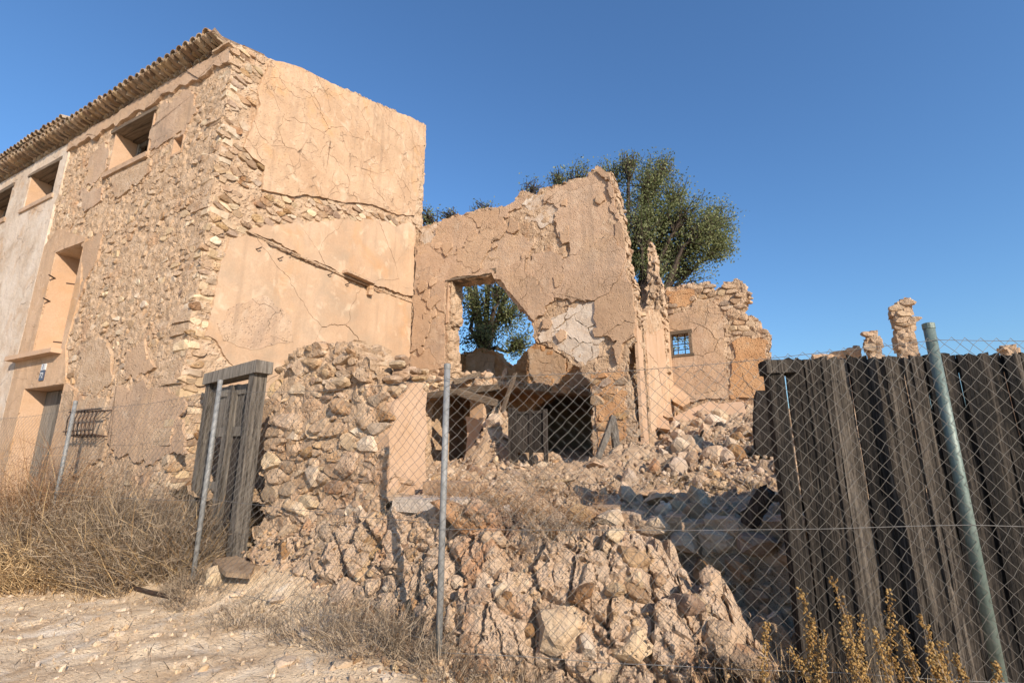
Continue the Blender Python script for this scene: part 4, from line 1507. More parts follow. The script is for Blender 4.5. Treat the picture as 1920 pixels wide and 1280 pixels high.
g4 = LV([(1358, 600), (1372, 640), (1366, 700), (1374, 750), (1360, 750), (1352, 690)], RV)
mb = MB()
# window frame and iron bars
fx0, fx1, fz0, fz1 = wr
for (a, b, c, d) in ((fx0 - 0.03, fx0 + 0.05, fz0, fz1), (fx1 - 0.05, fx1 + 0.03, fz0, fz1), (fx0 - 0.08, fx1 + 0.05, fz1 - 0.03, fz1 + 0.06), (fx0 - 0.02, fx1 + 0.06, fz0 - 0.05, fz0 + 0.02)):
    m2 = MB()
    m2.box(a, b, RV - 0.05, RV + 0.07, c, d, 0.006, R)
    m2.build('window_frame', M['wood_beam'], ruin)
for i in range(2):
    x = fx0 + (fx1 - fx0) * (i + 1) / 3
    mb.tube([(x, RV + 0.1, fz0), (x + 0.02, RV + 0.1, fz1)], 0.012, 5)
for i in range(3):
    zz = fz0 + (fz1 - fz0) * (i + 1) / 4
    mb.tube([(fx0, RV + 0.1, zz), (fx1, RV + 0.1, zz + 0.02)], 0.012, 5)
mb.build('window_grille', M['iron'], ruin)
for i in range(40):
    k = r3.randint(len(RO) - 5) + 2
    a, b = RO[k], RO[k + 1]
    t = r3.rand()
    s = r3.uniform(0.05, 0.13)
    if a[1] < 2.7:
        continue
    rock_obj('edge_stone', int(r3.randint(18)), PROTO, 'm', (a[0] + (b[0] - a[0]) * t - 0.04, RV + r3.uniform(0.05, 0.45), a[1] + (b[1] - a[1]) * t - 0.04), (s * 1.4, s, s * 0.8), (r3.uniform(-.4, .4), r3.uniform(-.4, .4), r3.uniform(0, 6)), M['stone'], ruin)
# thin spike of masonry left standing
KV = 8.0
spike = empty('masonry_spike', (5.3, KV, 2.3), 'thin pointed spike of masonry rising between the two ruined walls', 'wall fragment')
KO = LV([(1214, 700), (1213, 520), (1216, 456), (1222, 454), (1230, 490), (1240, 540), (1249, 585), (1250, 700)], KV)
slab('masonry', KO, [], mapF(KV), 0.4, 0.03, M['mortar'], spike, warp=(0.04, 0.15), seed=18, segs=4, edge=0.09, relief=0.07, fsc=0.12)
masonry(spike, LV([(1217, 520), (1220, 475), (1232, 530), (1244, 585), (1218, 600)], KV), mapF(KV), 0.17, 0.12, R, [M['stone'], M['mortar']], h=(0.0, 0.04), gap=0.012, keep=0.55, inset=0.9)
# dark chimney block behind the spike
mb = MB()
a, b = pv(1199, 530, 8.2), pv(1218, 620, 8.2)
for i in range(5):
    z0 = b[2] + (a[2] - b[2]) * i / 5
    z1 = b[2] + (a[2] - b[2]) * (i + 1) / 5
    mb.box(a[0] + R.uniform(-.03, .03), b[0] + 0.05 + R.uniform(-.03, .03), 8.45, 8.9, z0, z1 + 0.003 * (i + 1), 0.02, R)
tag(mb.build('chimney_stub', M['rubble'], None), 'grey stump of a chimney beside the masonry spike', 'chimney')

# collapsed plaster slabs below the window wall
def fallen(pts, v_top, v_bot, th, m, label, name='fallen_slab', seed=0):
    """a wall slab lying tilted: its sight-line outline on a plane leaning from v_bot (low) to v_top (high)"""
    ys = [y for x, y in pts]
    y0, y1 = min(ys), max(ys)
    fr, bk = [], []
    for x, y in pts:
        t = (y1 - y) / max(1, y1 - y0)
        v = v_bot + (v_top - v_bot) * t
        q = Vector(pv(x, y, v))
        fr.append(q)
        bk.append(q + Vector((-0.02, th, -th * 0.4)))
    n = len(pts)
    o = obj(name, [tuple(q) for q in fr + bk], [tuple(range(n)), tuple(range(2 * n - 1, n - 1, -1))] + [(i, (i + 1) % n, n + (i + 1) % n, n + i) for i in range(n)], m, None)
    return tag(o, label, 'wall slab', 'fallen plaster slabs under the window wall')


fallen([(1263, 800), (1262, 782), (1290, 768), (1330, 752), (1350, 758), (1352, 785), (1320, 806), (1285, 812)], 8.3, 7.2, 0.18, M['plaster_clean'], 'wide orange plaster slab tilted below the barred window')
fallen([(1350, 756), (1395, 752), (1398, 775), (1380, 795), (1352, 788)], 8.3, 7.5, 0.16, M['plaster_clean'], 'small orange slab right of the wide tilted plaster slab')
fallen([(1252, 723), (1265, 722), (1292, 742), (1294, 754), (1280, 762), (1262, 752), (1250, 735)], 8.6, 8.2, 0.2, M['plaster'], 'pale slab sliding down at the foot of the side wall')
fallen([(1180, 752), (1196, 748), (1228, 770), (1254, 790), (1256, 805), (1225, 800), (1205, 785)], 7.0, 6.2, 0.2, M['plaster_clean'], 'long sloping plaster slab below the side wall')
fallen([(1228, 760), (1256, 756), (1262, 782), (1250, 782), (1236, 775)], 7.4, 7.0, 0.16, M['plaster'], 'broken plaster wedge above the long sloping slab')
def on_mound(px, py, lift):
    """where a sight line meets the rubble surface (raised by the stone's half height)"""
    r_ = ray(px, py)
    for k in range(60, 400):
        t = k * 0.05
        q = (CAM.x + r_[0] * t, CAM.y + r_[1] * t, CAM.z + r_[2] * t)
        if q[1] > -0.1 and q[2] < float(np.maximum(mound_z(q[0], q[1]), base_top(q[0]) if q[1] < 0.3 else -9)) + lift:
            return q
    return q


def base_top(u):
    return np.interp(u, [1.7, 4.7, 5.9, 6.5, 7.0, 7.5], [0.3, 0.95, 0.92, 0.92, 0.62, 0.0])


# large fallen boulders of masonry
def boulder(px, py, d, size, m, label, k=0, rot=(0.3, 0.2, 0.5), sq=(1, 1, 0.9)):
    q = on_mound(px, py, size * sq[2] * 0.45)
    o = rock_obj('masonry_boulder', k % 8, PROTO_BIG, 'b', q, tuple(size * s for s in sq), rot, m)
    return tag(o, label, 'boulder')


boulder(1203, 800, 11.0, 0.32, M['rock'], 'brown block of fallen masonry against the tall wall end', 1)
boulder(1222, 825, 10.2, 0.2, M['stone_pale'], 'pale round boulder on the rubble below the sloping slab', 2)
boulder(1195, 765, 11.6, 0.22, M['rock'], 'reddish block wedged between wall end and sloping slab', 3)
boulder(1352, 800, 12.0, 0.16, M['wood_dark'], 'dark gnarled stump end among the tilted slabs', 4)
boulder(1048, 808, 11.2, 0.3, M['stone_pale'], 'tall pale stone standing right of the dark door leaf', 5, (0, 0, .4), (.5, .5, 1.2))
boulder(1020, 905, 6.3, 0.22, M['rock'], 'broad flat pale block on the terrace edge below the door leaf', 6, (0, 0, .4), (2.2, .9, .5))
boulder(1235, 925, 6.6, 0.24, M['rock'], 'long sunlit flat block above the shaded terrace face', 7, (0, 0.05, .5), (2.2, .9, .45))
boulder(870, 970, 5.0, 0.19, M['rock'], 'round reddish boulder on the broken wall behind the middle post', 0, (0.2, 0.4, .5), (1.3, 1, .8))
boulder(905, 945, 5.3, 0.18, M['stone_pale'], 'pale boulder above the round reddish one', 3, (0.2, 0.1, 1.5), (1.3, 1, .7))

# charred post and masonry behind the gate's left edge
beam('charred_post', tuple(Vector(pv(1425, 800, 5.0)) - Vector((0, 0, 0.45))), pv(1432, 735, 5.0), 0.35, 0.3, M['wood_dark'], 'black charred timber mass at the left edge of the plank gate', 'timber', seed=21)
beam('charred_post', pd(1402, 985, 4.6), pd(1440, 915, 4.4), 0.14, 0.12, M['wood_dark'], 'short dark stake leaning beside the gate over the shaded stones', 'stake', seed=22)

# ------------------------------------------------------------------ far pillars
def pillar(name, pts, depth_v, th, m, label, seed, stones=True):
    poly = LV(pts, depth_v)
    c = sum(x for x, z in poly) / len(poly)
    poly = [(x, z if i not in (0, len(poly) - 1) else 0.0) for i, (x, z) in enumerate(poly)]
    t = empty(name, (c, depth_v, 0), label, 'pillar' if 'pillar' in name else 'wall')
    slab('masonry', poly, [], mapF(depth_v), th, 0.045, m, t, warp=(0.04, 0.2), seed=seed, segs=4, edge=0.09, relief=0.05, fsc=0.15)
    if stones:
        top = [(x, z) for x, z in poly if z > 0.1]
        zt = max(z for x, z in top)
        reg = [(x, max(z, zt - 1.0)) for x, z in poly]
        masonry(t, reg, mapF(depth_v), 0.28, 0.14, R, [M['stone'], M['mortar']], h=(0.0, 0.06), gap=0.010, keep=0.75, inset=0.9)
        x0_, x1_ = min(x for x, z in poly), max(x for x, z in poly)
        mg = [(depth_v + 0.03, zt - 1.6), (depth_v + th - 0.03, zt - 1.6), (depth_v + th - 0.03, zt - 0.25), (depth_v + 0.03, zt - 0.25)]
    return t


pillar('stone_pillar', [(1680, 700), (1678, 600), (1676, 575), (1684, 564), (1696, 560), (1706, 558), (1712, 568), (1716, 620), (1716, 700)], 10.0, 0.45, M['mortar'], 'tall ragged stone pillar standing beyond the plank gate', 24)
pillar('stone_pillar', [(1628, 700), (1628, 650), (1626, 634), (1632, 622), (1644, 620), (1652, 630), (1655, 700)], 9.6, 0.35, M['mortar'], 'short stone pillar left of the tall one beyond the gate', 26)
pillar('far_wall', [(1520, 720), (1525, 668), (1560, 660), (1590, 652), (1612, 645), (1612, 720)], 9.9, 0.4, M['plaster'], 'low sloping wall top left of the short pillar', 28, False)
pillar('stone_pillar', [(1884, 700), (1884, 652), (1892, 645), (1908, 642), (1915, 660), (1914, 700)], 10.2, 0.4, M['mortar'], 'squat stone stump above the right end of the gate', 30)

# ------------------------------------------------------------------ broken front wall with the rubble pier
front = empty('broken_front_wall', (4.5, 0, 0), 'broken rubble-stone street wall with tall pier and crumbling rocky base', 'wall')
PO = LV([(476, 1100), (480, 1000), (492, 860), (505, 780), (520, 690), (545, 662), (580, 648), (640, 640), (664, 638), (668, 662), (690, 676), (706, 700), (714, 740), (720, 800), (722, 870), (722, 930)], 0.0)
PO[0] = (PO[0][0], 0.0)
PO.append((pv(722, 930)[0], 0.0))
slab('pier_core', PO, [], mapF(0.02), 0.62, 0.025, M['mortar'], front, warp=(0.04, 0.15), seed=31, segs=5, edge=0.12, relief=0.055, fsc=0.15)
pier_in = LV([(484, 1040), (486, 980), (496, 860), (510, 780), (524, 700), (548, 668), (640, 646), (660, 645), (664, 666), (702, 702), (712, 760), (718, 860), (716, 1040)], 0.0)
hollow = [LV([(530, 755), (560, 745), (640, 750), (638, 775), (560, 778)], 0), LV([(520, 700), (540, 690), (560, 735), (525, 735)], 0)]
masonry(front, pier_in, mapF(0.02), 0.26, 0.165, R, [M['stone'], M['rock'], M['stone_pale'], M['mortar'], M['mortar']], h=(0.0, 0.06), gap=0.008, keep=0.66, jit=0.5, holes=hollow, sink=0.05, inset=0.88)
masonry(front, pier_in, mapF(0.0), 0.12, 0.085, R, [M['stone'], M['mortar']], h=(0.0, 0.035), gap=0.02, keep=0.3, jit=0.5, holes=hollow, sink=0.05, limit=60)
# named big stones of the pier
for (x, y, w, hh, mm) in ((532, 788, 0.20, 0.13, 'rubble'), (598, 800, 0.17, 0.11, 'rubble'), (575, 848, 0.16, 0.10, 'rock'), (590, 890, 0.13, 0.14, 'stone_pale'), (640, 760, 0.16, 0.14, 'rock'), (650, 870, 0.2, 0.2, 'rock'), (560, 950, 0.28, 0.10, 'stone'), (640, 715, 0.2, 0.08, 'stone'), (590, 680, 0.2, 0.08, 'stone'), (615, 700, 0.13, 0.1, 'stone')):
    q = pv(x, y, 0.0)
    rock_obj('stone', R.randrange(8), PROTO_BIG, 'b', (q[0], 0.02, q[2]), (w * 1.05, 0.13, hh * 1.2), (R.uniform(-.2, .2), R.uniform(-.2, .2), 0), M[mm], front)
# stones sticking out of the pier top and its broken right side
for k in range(70):
    t = r3.rand()
    seg = PO[4:14]
    i = r3.randint(len(seg) - 1)
    a, b = seg[i], seg[i + 1]
    s = r3.uniform(0.04, 0.12)
    rock_obj('stone', int(r3.randint(18)), PROTO, 'm', (a[0] + (b[0] - a[0]) * t - 0.05, r3.uniform(0.03, 0.58), a[1] + (b[1] - a[1]) * t - 0.05), (s * 1.4, s * 1.1, s * 0.75), (r3.uniform(-.5, .5), r3.uniform(-.5, .5), r3.uniform(0, 6)), M['stone'] if r3.rand() < .7 else M['rubble'], front)
# plastered window reveal facing the sun, and its sill
ru = pv(722, 860)[0]
rev = [(0.03, 1.02), (0.66, 1.02), (0.66, 1.75), (0.60, 2.25), (0.40, 2.3), (0.22, 2.12), (0.10, 2.05), (0.03, 1.75)]
cracked(front, rev, mapG(ru), 1.0, 1.2, R, M['plaster_clean'], 'reveal_plaster', h0=-0.12, h1=0.03, amp=0.03, sc=0.25, seed=91)
masonry(front, [(0.08, 2.08), (0.35, 2.25), (0.66, 2.2), (0.66, 2.5), (0.3, 2.6), (0.05, 2.4)], mapG(ru - 0.05), 0.16, 0.11, R, [M['stone'], M['rock']], h=(0.03, 0.09), gap=0.02, keep=0.95, sink=0.08)
s0, s1 = pv(742, 932), pv(905, 925)
mb = MB()
mb.box(s0[0], s1[0] - 0.25, -0.05, 0.64, 0.93, 1.075, 0.012, R)
mb.build('window_sill', M['limewash'], front)
mb = MB()
mb.box(s0[0] + 0.06, s1[0] - 0.32, 0.36, 0.62, 1.078, 1.20, 0.02, R)
mb.build('inner_kerb', M['rubble'], front)


# rocky base of the wall, spreading towards the street and dying out at the gate
def base_top(u):
    return np.interp(u, [1.7, 2.0, 2.4, 3.8, 4.7, 5.3, 5.66, 5.92, 6.21, 6.42, 6.61, 6.76, 6.87, 6.95, 7.03, 7.1, 7.16, 7.25, 7.4], [0.30, 0.42, 0.62, 0.85, 0.93, 0.95, 0.93, 0.88, 0.86, 0.88, 0.76, 0.60, 0.48, 0.56, 0.56, 0.44, 0.30, 0.12, -0.1])


def base_foot(u):
    return np.interp(u, [1.5, 2.2, 3.0, 4.0, 5.0, 5.5, 6.0, 7.0, 7.6], [-0.35, -0.50, -0.60, -0.60, -0.64, -0.60, -0.42, -0.07, 0.11])


def base_crest(u):
    return np.interp(u, [1.5, 5.0, 5.5, 6.0, 6.5, 7.0, 7.4], [-0.07, -0.07, -0.06, 0.05, 0.23, 0.41, 0.56])


bu = np.arange(1.55, 7.45, 0.02)
bt = np.concatenate([np.linspace(0, 1, 76), np.linspace(1.02, 2, 34)])
BU, BT = np.meshgrid(bu, bt, indexing='ij')
top = base_top(BU) + (fbm(np.stack([BU.ravel(), BU.ravel() * 0, BU.ravel() * 0], 1), 0.5, 3, 4) * 0.06).reshape(BU.shape)
foot = base_foot(BU)
t1 = np.clip(BT, 0, 1)
t2 = np.clip(BT - 1, 0, 1)
prof = t1 ** np.interp(BU, [2, 4.8, 5.8, 7.5], [0.55, 0.65, 1.2, 1.3])
yv = foot + (base_crest(BU) - foot) * prof + t2 * 0.55
zb_ = -0.06 - 0.26 * smooth(5.1, 6.0, BU)
zv = zb_ + (top - zb_) * t1 - 0.55 * np.clip(t2 - 0.45, 0, 1) ** 1.2
P = np.stack([BU.ravel(), yv.ravel(), zv.ravel()], 1)
fa, ea = facets(P * np.array([1.0, 1.0, 0.62]), 0.30, 90, 0.9)
fb, eb = facets(P + 3.3, 0.15, 93, 0.8)
fc, ec = facets(P + 7.7, 0.065, 96, 0.8)
disp = fa * 0.070 + fb * 0.026 + fc * 0.010 + fbm(P, 0.8, 3, 99) * 0.05 - np.clip(0.12 - ea, 0, 1) * 0.8 - np.clip(0.10 - eb, 0, 1) * 0.35
nrm_y = np.where(BT.ravel() < 1, -0.85, -0.1)
nrm_z = np.where(BT.ravel() < 1, 0.5, 0.8)
fade = np.clip(BT.ravel() * 6, 0.3, 1)
P[:, 1] += nrm_y * disp * fade
P[:, 2] += nrm_z * disp * fade
P[:, 0] += fbm(P, 0.15, 2, 55) * 0.02
nb, ntt = BU.shape
ii, jj = np.meshgrid(np.arange(nb - 1), np.arange(ntt - 1), indexing='ij')
ii, jj = ii.ravel(), jj.ravel()
obj('rocky_base', P, np.stack([ii * ntt + jj, (ii + 1) * ntt + jj, (ii + 1) * ntt + jj + 1, ii * ntt + jj + 1], 1), M['rock'], front)
# stones bedded in the base
r5 = np.random.RandomState(21)


def base_pt(u, t):
    f = float(base_foot(u))
    return (u, f + (float(base_crest(u)) - f) * t ** float(np.interp(u, [2, 4.8, 5.8, 7.5], [0.55, 0.65, 1.2, 1.3])), (-0.06 - 0.26 * float(smooth(5.1, 6.0, u))) * (1 - t) + float(base_top(u)) * t)


for k in range(150):
    u, t = r5.uniform(1.9, 7.05), r5.uniform(0.1, 1.0)
    s = 0.03 + 0.075 * r5.rand() ** 2.0
    q = base_pt(u, t)
    big = s > 0.075
    rock_obj('stone', int(r5.randint(8 if big else 18)), PROTO_BIG if big else PROTO, 'b' if big else 'm', (q[0], q[1] + 0.02, q[2]), (s * 1.2, s * 0.9, s), tuple(r5.uniform(0, 6.28, 3)), M[('rock', 'rock', 'stone', 'stone_pale', 'mortar')[r5.randint(5)]], front)
for (x, y, w, hh) in ((1040, 1068, .12, .10), (1090, 1110, .13, .10), (1150, 1105, .10, .08), (1175, 1100, .10, .06), (1195, 1050, .16, .12), (1335, 1095, .075, .17), (1290, 1130, .14, .09), (1360, 1200, .16, .15), (1400, 1240, .2, .13), (1180, 1210, .22, .18), (1060, 1180, .2, .2), (930, 1010, .16, .09), (960, 1180, .14, .16)):
    q = pv(x, y, -0.1)
    v_ = float(base_crest(q[0])) - (0.25 if y > 1100 else 0.06)
    q = pv(x, y, v_)
    rock_obj('stone', R.randrange(8), PROTO_BIG, 'b', q, (w * 1.1, w * .9, hh * 1.2), (R.uniform(-.4, .4), R.uniform(-.4, .4), R.uniform(-.6, .6)), M[R.choice(('rock', 'rock', 'stone', 'mortar'))], front)
pts, szs = [], []
for k in range(700):
    u, t = r5.uniform(1.7, 7.1), r5.uniform(0.0, 1.05)
    q = base_pt(u, t)
    pts.append((q[0], q[1] - 0.02 - 0.03 * r5.rand(), q[2] + 0.02 * r5.rand()))
    szs.append(0.008 + 0.02 * r5.rand() ** 2)
scatter_stuff('bedded_chips', pts, szs, M['rock'], front, 22)

rs_ = np.random.RandomState(61)
pts, szs = [], []
for k in range(900):
    u = rs_.uniform(4.6, 7.6)
    v = float(base_foot(u)) + 0.05 - 0.55 * rs_.rand() ** 2.0
    s_ = 0.008 + 0.045 * rs_.rand() ** 3
    pts.append((u, v, float(ground_z(np.array([u]), np.array([v]))[0]) + s_ * 0.3))
    szs.append(s_)
scatter_stuff('rubble_spill', pts, szs, M['rock'], front, 62)
# shaded terrace masonry facing the sunken strip behind the gate
terr = empty('terrace_wall', (6.8, 1.12, 0.0), 'dark shaded dry-stone terrace face behind the broken front wall', 'wall')
TR = [(5.5, 0.0), (8.35, 0.0), (8.35, 0.92), (7.8, 0.92), (6.6, 0.88), (5.6, 0.92)]
slab('terrace_core', TR, [], mapF(1.12), 0.5, 0.05, M['mortar'], terr, seed=41, segs=2, edge=0.06, relief=0.06, fsc=0.2)
masonry(terr, TR, mapF(1.12), 0.30, 0.19, R, [M['rubble'], M['stone'], M['rock']], h=(0.05, 0.17), gap=0.03, keep=0.92, sink=0.06)

# ------------------------------------------------------------------ double door standing between house and pier
dj0, dj1 = Vector((0.55, 0.10, 0.30)), Vector((1.93, -0.16, 0.30))
door = empty('wooden_double_door', dj0, 'weathered grey panelled double door with heavy lintel beside the pier', 'door')
ax = (dj1 - dj0).normalized()
ay = Vector((-ax.y, ax.x, 0))
DW = (dj1 - dj0).length
DH = 2.16


def dbox(name, a0, a1, d0, d1, z0, z1, m, parent=None, jit=0.004):
    mb = MB()
    mb.box(a0, a1, d0, d1, z0, z1, jit, R)
    mb.v = [tuple(dj0 + ax * x + ay * y + Vector((0, 0, zz))) for x, y, zz in mb.v]
    return mb.build(name, m, parent if parent is not None else door)


dbox('frame_post', -0.06, 0.07, -0.06, 0.09, -0.25, DH, M['wood'])
dbox('frame_post', DW - 0.12, DW + 0.02, -0.07, 0.09, -0.05, DH + 0.02, M['wood'])
ln = dbox('lintel', -0.12, DW + 0.10, -0.09, 0.12, DH + 0.01, DH + 0.17, M['wood'], jit=0.012)
for side in (0, 1):
    a0 = 0.075 + side * (DW - 0.2) / 2
    a1 = a0 + (DW - 0.2) / 2 - 0.006
    dp = 0.0 if side == 0 else 0.02
    lf = dbox('door_leaf', a0, a0 + 0.115, dp, dp + 0.045, -0.1, DH - 0.06, M['wood'])
    w_ = a1 - a0
    dbox('stile', a1 - 0.125, a1, dp - 0.002, dp + 0.045, -0.1, DH - 0.06, M['wood'], lf)
    for zz in ((DH - 0.2, 0.13), (1.42, 0.12), (0.72, 0.12), (0.0, 0.16)):
        if side == 1 and zz[0] < 1.0:
            continue
        dbox('rail', a0 + 0.117, a1 - 0.127, dp + 0.001, dp + 0.042, zz[0], zz[0] + zz[1], M['wood'], lf)
    dbox('panel', a0 + 0.117, a1 - 0.127, dp + 0.018, dp + 0.030, 1.54, DH - 0.2, M['wood'], lf)
    if side == 0:
        dbox('panel', a0 + 0.117, a0 + 0.22, dp + 0.018, dp + 0.030, 0.16, 1.42, M['wood'], lf)
    else:
        dbox('panel', a0 + 0.117, a1 - 0.127, dp + 0.022, dp + 0.034, 0.0, 1.42, M['wood_dark'], lf)  # shade put into the colour: dark board stands for the open, shadowed lower leaf
dbox('cover_strip', 0.04 + (DW - 0.06) / 2, 0.095 + (DW - 0.06) / 2, -0.03, -0.004, 0.05, DH - 0.08, M['wood'])
# earth-dark passage behind the door
mb = MB()
mb.box(0.05, 2.4, 0.75, 0.9, 0.2, 2.3, 0.02, R)
tag(mb.build('passage_wall', M['mortar'], None), 'dim earth wall showing through gaps of the double door', 'wall')
# stone slab bridging the step in front
mb = MB()
q = [pz(398, 1048, 0.33), pz(442, 1040, 0.36), pz(478, 1058, 0.34), pz(470, 1076, 0.31), pz(424, 1072, 0.31)]
vs = [tuple(p) for p in q] + [(p[0], p[1], p[2] - 0.045) for p in q]
n = 5
tag(obj('flat_slab', vs, [tuple(range(n)), tuple(range(2 * n - 1, n - 1, -1))] + [(i, (i + 1) % n, n + (i + 1) % n, n + i) for i in range(n)], M['rubble'], None), 'thin grey slab bridging stones in front of the double door', 'slab')
o = rock_obj('slab_support', 4, PROTO_BIG, 'b', tuple(Vector(pz(412, 1085, 0.17))), (0.17, 0.15, 0.22), (0.1, 0.2, 0.6), M['stone_pale'])
tag(o, 'upright pale boulder supporting the thin grey slab', 'boulder')

# ------------------------------------------------------------------ plank gate
G0 = Vector((7.56, 0.49, -0.15))
gx = Vector((1.84, 0.65, 0)).normalized()
gy = Vector((-gx.y, gx.x, 0))
gate = empty('plank_gate', G0, 'tall blackened gate of rough vertical planks behind the wire fence', 'gate')


def plank(name, a0, a1, d, th, z0, z1, m, seed, parent, wav=0.006, point=0.0):
    rp = np.random.RandomState(seed)
    nc = max(4, int((a1 - a0) / 0.016))
    nr = 26
    A = np.linspace(a0, a1, nc + 1)
    Z = np.linspace(z0, z1, nr + 1)
    AA, ZZ = np.meshgrid(A, Z, indexing='ij')
    P_ = np.stack([AA.ravel() * 1.0, ZZ.ravel() * 0.06, np.full(AA.size, seed * 1.7)], 1)
    groove = fbm(P_, 0.02, 2, seed) * 0.007
    cr = np.abs(vnoise(P_ * np.array([22, 22, 1.]), seed + 3))
    groove -= np.clip(0.12 - cr, 0, 1) * 0.09
    side = (fbm(np.stack([ZZ.ravel(), np.zeros(AA.size), np.full(AA.size, seed * 2.3)], 1), 0.5, 3, seed + 5)) * wav * 0.6
    bow = fbm(np.stack([ZZ.ravel(), np.ones(AA.size), np.full(AA.size, seed * 2.3)], 1), 1.2, 2, seed + 6) * 0.012
    topj = np.where(ZZ.ravel() > z1 - 1e-6, fbm(np.stack([AA.ravel(), np.zeros(AA.size), np.full(AA.size, seed)], 1), 0.05, 2, seed + 8) * 0.02, 0)
    VV = []
    for s, dd in ((0, -th), (1, 0)):
        off = d + dd - (groove if s == 0 else 0) * 1.0 + bow
        for x, y, zz in zip(AA.ravel() + side, off, ZZ.ravel() + topj):
            VV.append(tuple(G0 + gx * float(x) + gy * float(y) + Vector((0, 0, float(zz) + 0.15))))
    N_ = AA.size
    id_ = lambda i, j, s: s * N_ + i * (nr + 1) + j
    F_ = []
    for i in range(nc):
        for j in range(nr):
            F_.append((id_(i, j, 0), id_(i + 1, j, 0), id_(i + 1, j + 1, 0), id_(i, j + 1, 0)))
    for j in range(nr):
        F_.append((id_(0, j, 0), id_(0, j + 1, 0), id_(0, j + 1, 1), id_(0, j, 1)))
        F_.append((id_(nc, j, 0), id_(nc, j, 1), id_(nc, j + 1, 1), id_(nc, j + 1, 0)))
        F_.append((id_(0, j, 1), id_(0, j + 1, 1), id_(nc, j + 1, 1), id_(nc, j, 1)))
    for i in range(nc):
        F_.append((id_(i, nr, 0), id_(i + 1, nr, 0), id_(i + 1, nr, 1), id_(i, nr, 1)))
    return obj(name, VV, F_, m, parent)


plank('gate_post', 0.0, 0.125, 0.02, 0.10, -0.2, 2.16, M['wood_gate'], 700, gate, 0.008)
x = 0.165
k = 0
while x < 3.3:
    w = R.uniform(0.04, 0.095)
    plank('plank', x, x + w, R.uniform(-.012, .012), 0.025, -0.2, 2.27 + R.uniform(-.008, .010), M['wood_gate'], 710 + k, gate)
    x += w + (R.uniform(0.0005, 0.003) if R.random() < 0.85 else R.uniform(0.004, 0.009))
    k += 1
for (z0, z1) in ((2.14, 2.25), (1.05, 1.15), (0.12, 0.22)):
    mb = MB()
    a0 = -0.02 if z0 > 2 else 0.1
    for i in range(10):
        pass
    mb.box(a0, 3.3, 0.016, 0.075, z0, z1, 0.006, R)
    mb.v = [tuple(G0 + gx * a + gy * b + Vector((0, 0, c + 0.15))) for a, b, c in mb.v]
    mb.build('rail', M['wood_gate'], gate)
mb = MB()
mb.box(-0.02, 0.24, -0.10, 0.012, 2.15, 2.255, 0.008, R)
mb.v = [tuple(G0 + gx * a + gy * b + Vector((0, 0, c + 0.15))) for a, b, c in mb.v]
mb.build('rail_end', M['wood_gate'], gate)

# ------------------------------------------------------------------ chain-link fence
FP = [(-8.6, -0.62), (-5.1, -0.60), (-1.72, -0.55), (1.77, -0.54), (5.18, -0.73), (8.69, 0.51), (11.9, 1.65)]
FH = [2.25, 2.25, 2.28, 2.36, 2.24, 2.46, 2.45]
fence = empty('chain_link_fence', (5.18, -0.73, 0), 'chain-link wire fence on steel posts along the track', 'fence')
for i, ((u, v), h) in enumerate(zip(FP, FH)):
    mb = MB()
    r_ = 0.036 if i >= 5 else 0.026
    tilt = 0.0
    mb.tube([(u, v, -0.2), (u, v, h * 0.5), (u, v, h - 0.03)], r_, 16)
    po = mb.build('post', M['green'] if i >= 5 else M['steel'], fence, True)
    mb = MB()
    mb.tube([(u, v, h - 0.045), (u, v, h - 0.005), (u, v, h)], [r_ * 1.1, r_ * 1.1, r_ * 0.8], 16)
    mb.build('post_cap', M['green'] if i >= 5 else M['steel'], po)
rf = np.random.RandomState(3)
for i in range(len(FP) - 1):
    a, b = np.array(FP[i]), np.array(FP[i + 1])
    ha, hb = FH[i] - 0.12, FH[i + 1] - 0.12
    L_ = np.linalg.norm(b - a)
    d = (b - a) / L_
    nrm = np.array([d[1], -d[0]])
    w = 0.049
    ns = int(L_ / w)
    w = L_ / ns
    nr = 44
    nodes = {}

    def node(jx, k):
        f = jx / ns
        hh = ha + (hb - ha) * f - 0.05 * math.sin(math.pi * f)
        z0 = 0.03 + (0.07 if i == 3 else 0)
        z = z0 + (hh - z0) * k / nr
        wob = 0.02 * math.sin(f * 9 + k * 0.21 + i) + 0.012 * math.sin(f * 23 + k * 0.5)
        if abs(f) < 0.02 or abs(f - 1) < 0.02:
            wob *= 0.3
        p = a + d * (jx * w + 0.006 * math.sin(k * 1.3 + jx)) + nrm * (0.04 + wob * 0.8)
        return (p[0], p[1], z)
    V_, F_ = [], []
    for j in range(ns):
        ptsl = []
        for k in range(nr + 1):
            ph = (k + (j % 2)) % 2
            x_ = j + ph
            p = node(x_, k)
            ptsl.append((p[0] + nrm[0] * (0.003 if k % 4 < 2 else -0.003), p[1] + nrm[1] * (0.003 if k % 4 < 2 else -0.003), p[2]))
        n0 = len(V_)
        rad = 0.0017
        for p in ptsl:
            V_ += [(p[0] + d[0] * rad, p[1] + d[1] * rad, p[2] - rad * .5), (p[0] - d[0] * rad, p[1] - d[1] * rad, p[2] - rad * .5), (p[0] + nrm[0] * rad, p[1] + nrm[1] * rad, p[2] + rad)]
        for k in range(nr):
            for s in range(3):
                s2 = (s + 1) % 3
                F_.append((n0 + 3 * k + s, n0 + 3 * k + s2, n0 + 3 * k + 3 + s2, n0 + 3 * k + 3 + s))
    obj('chain_mesh', V_, F_, M['wire'], fence, kind='stuff')
    for kk in (nr, int(nr * 0.45), 1):
        mb = MB()
        mb.tube([node(ns * t / 12, kk - (0.4 if kk == nr else 0)) for t in range(13)], 0.0022, 4)
        mb.build('tension_wire', M['wire'], fence)

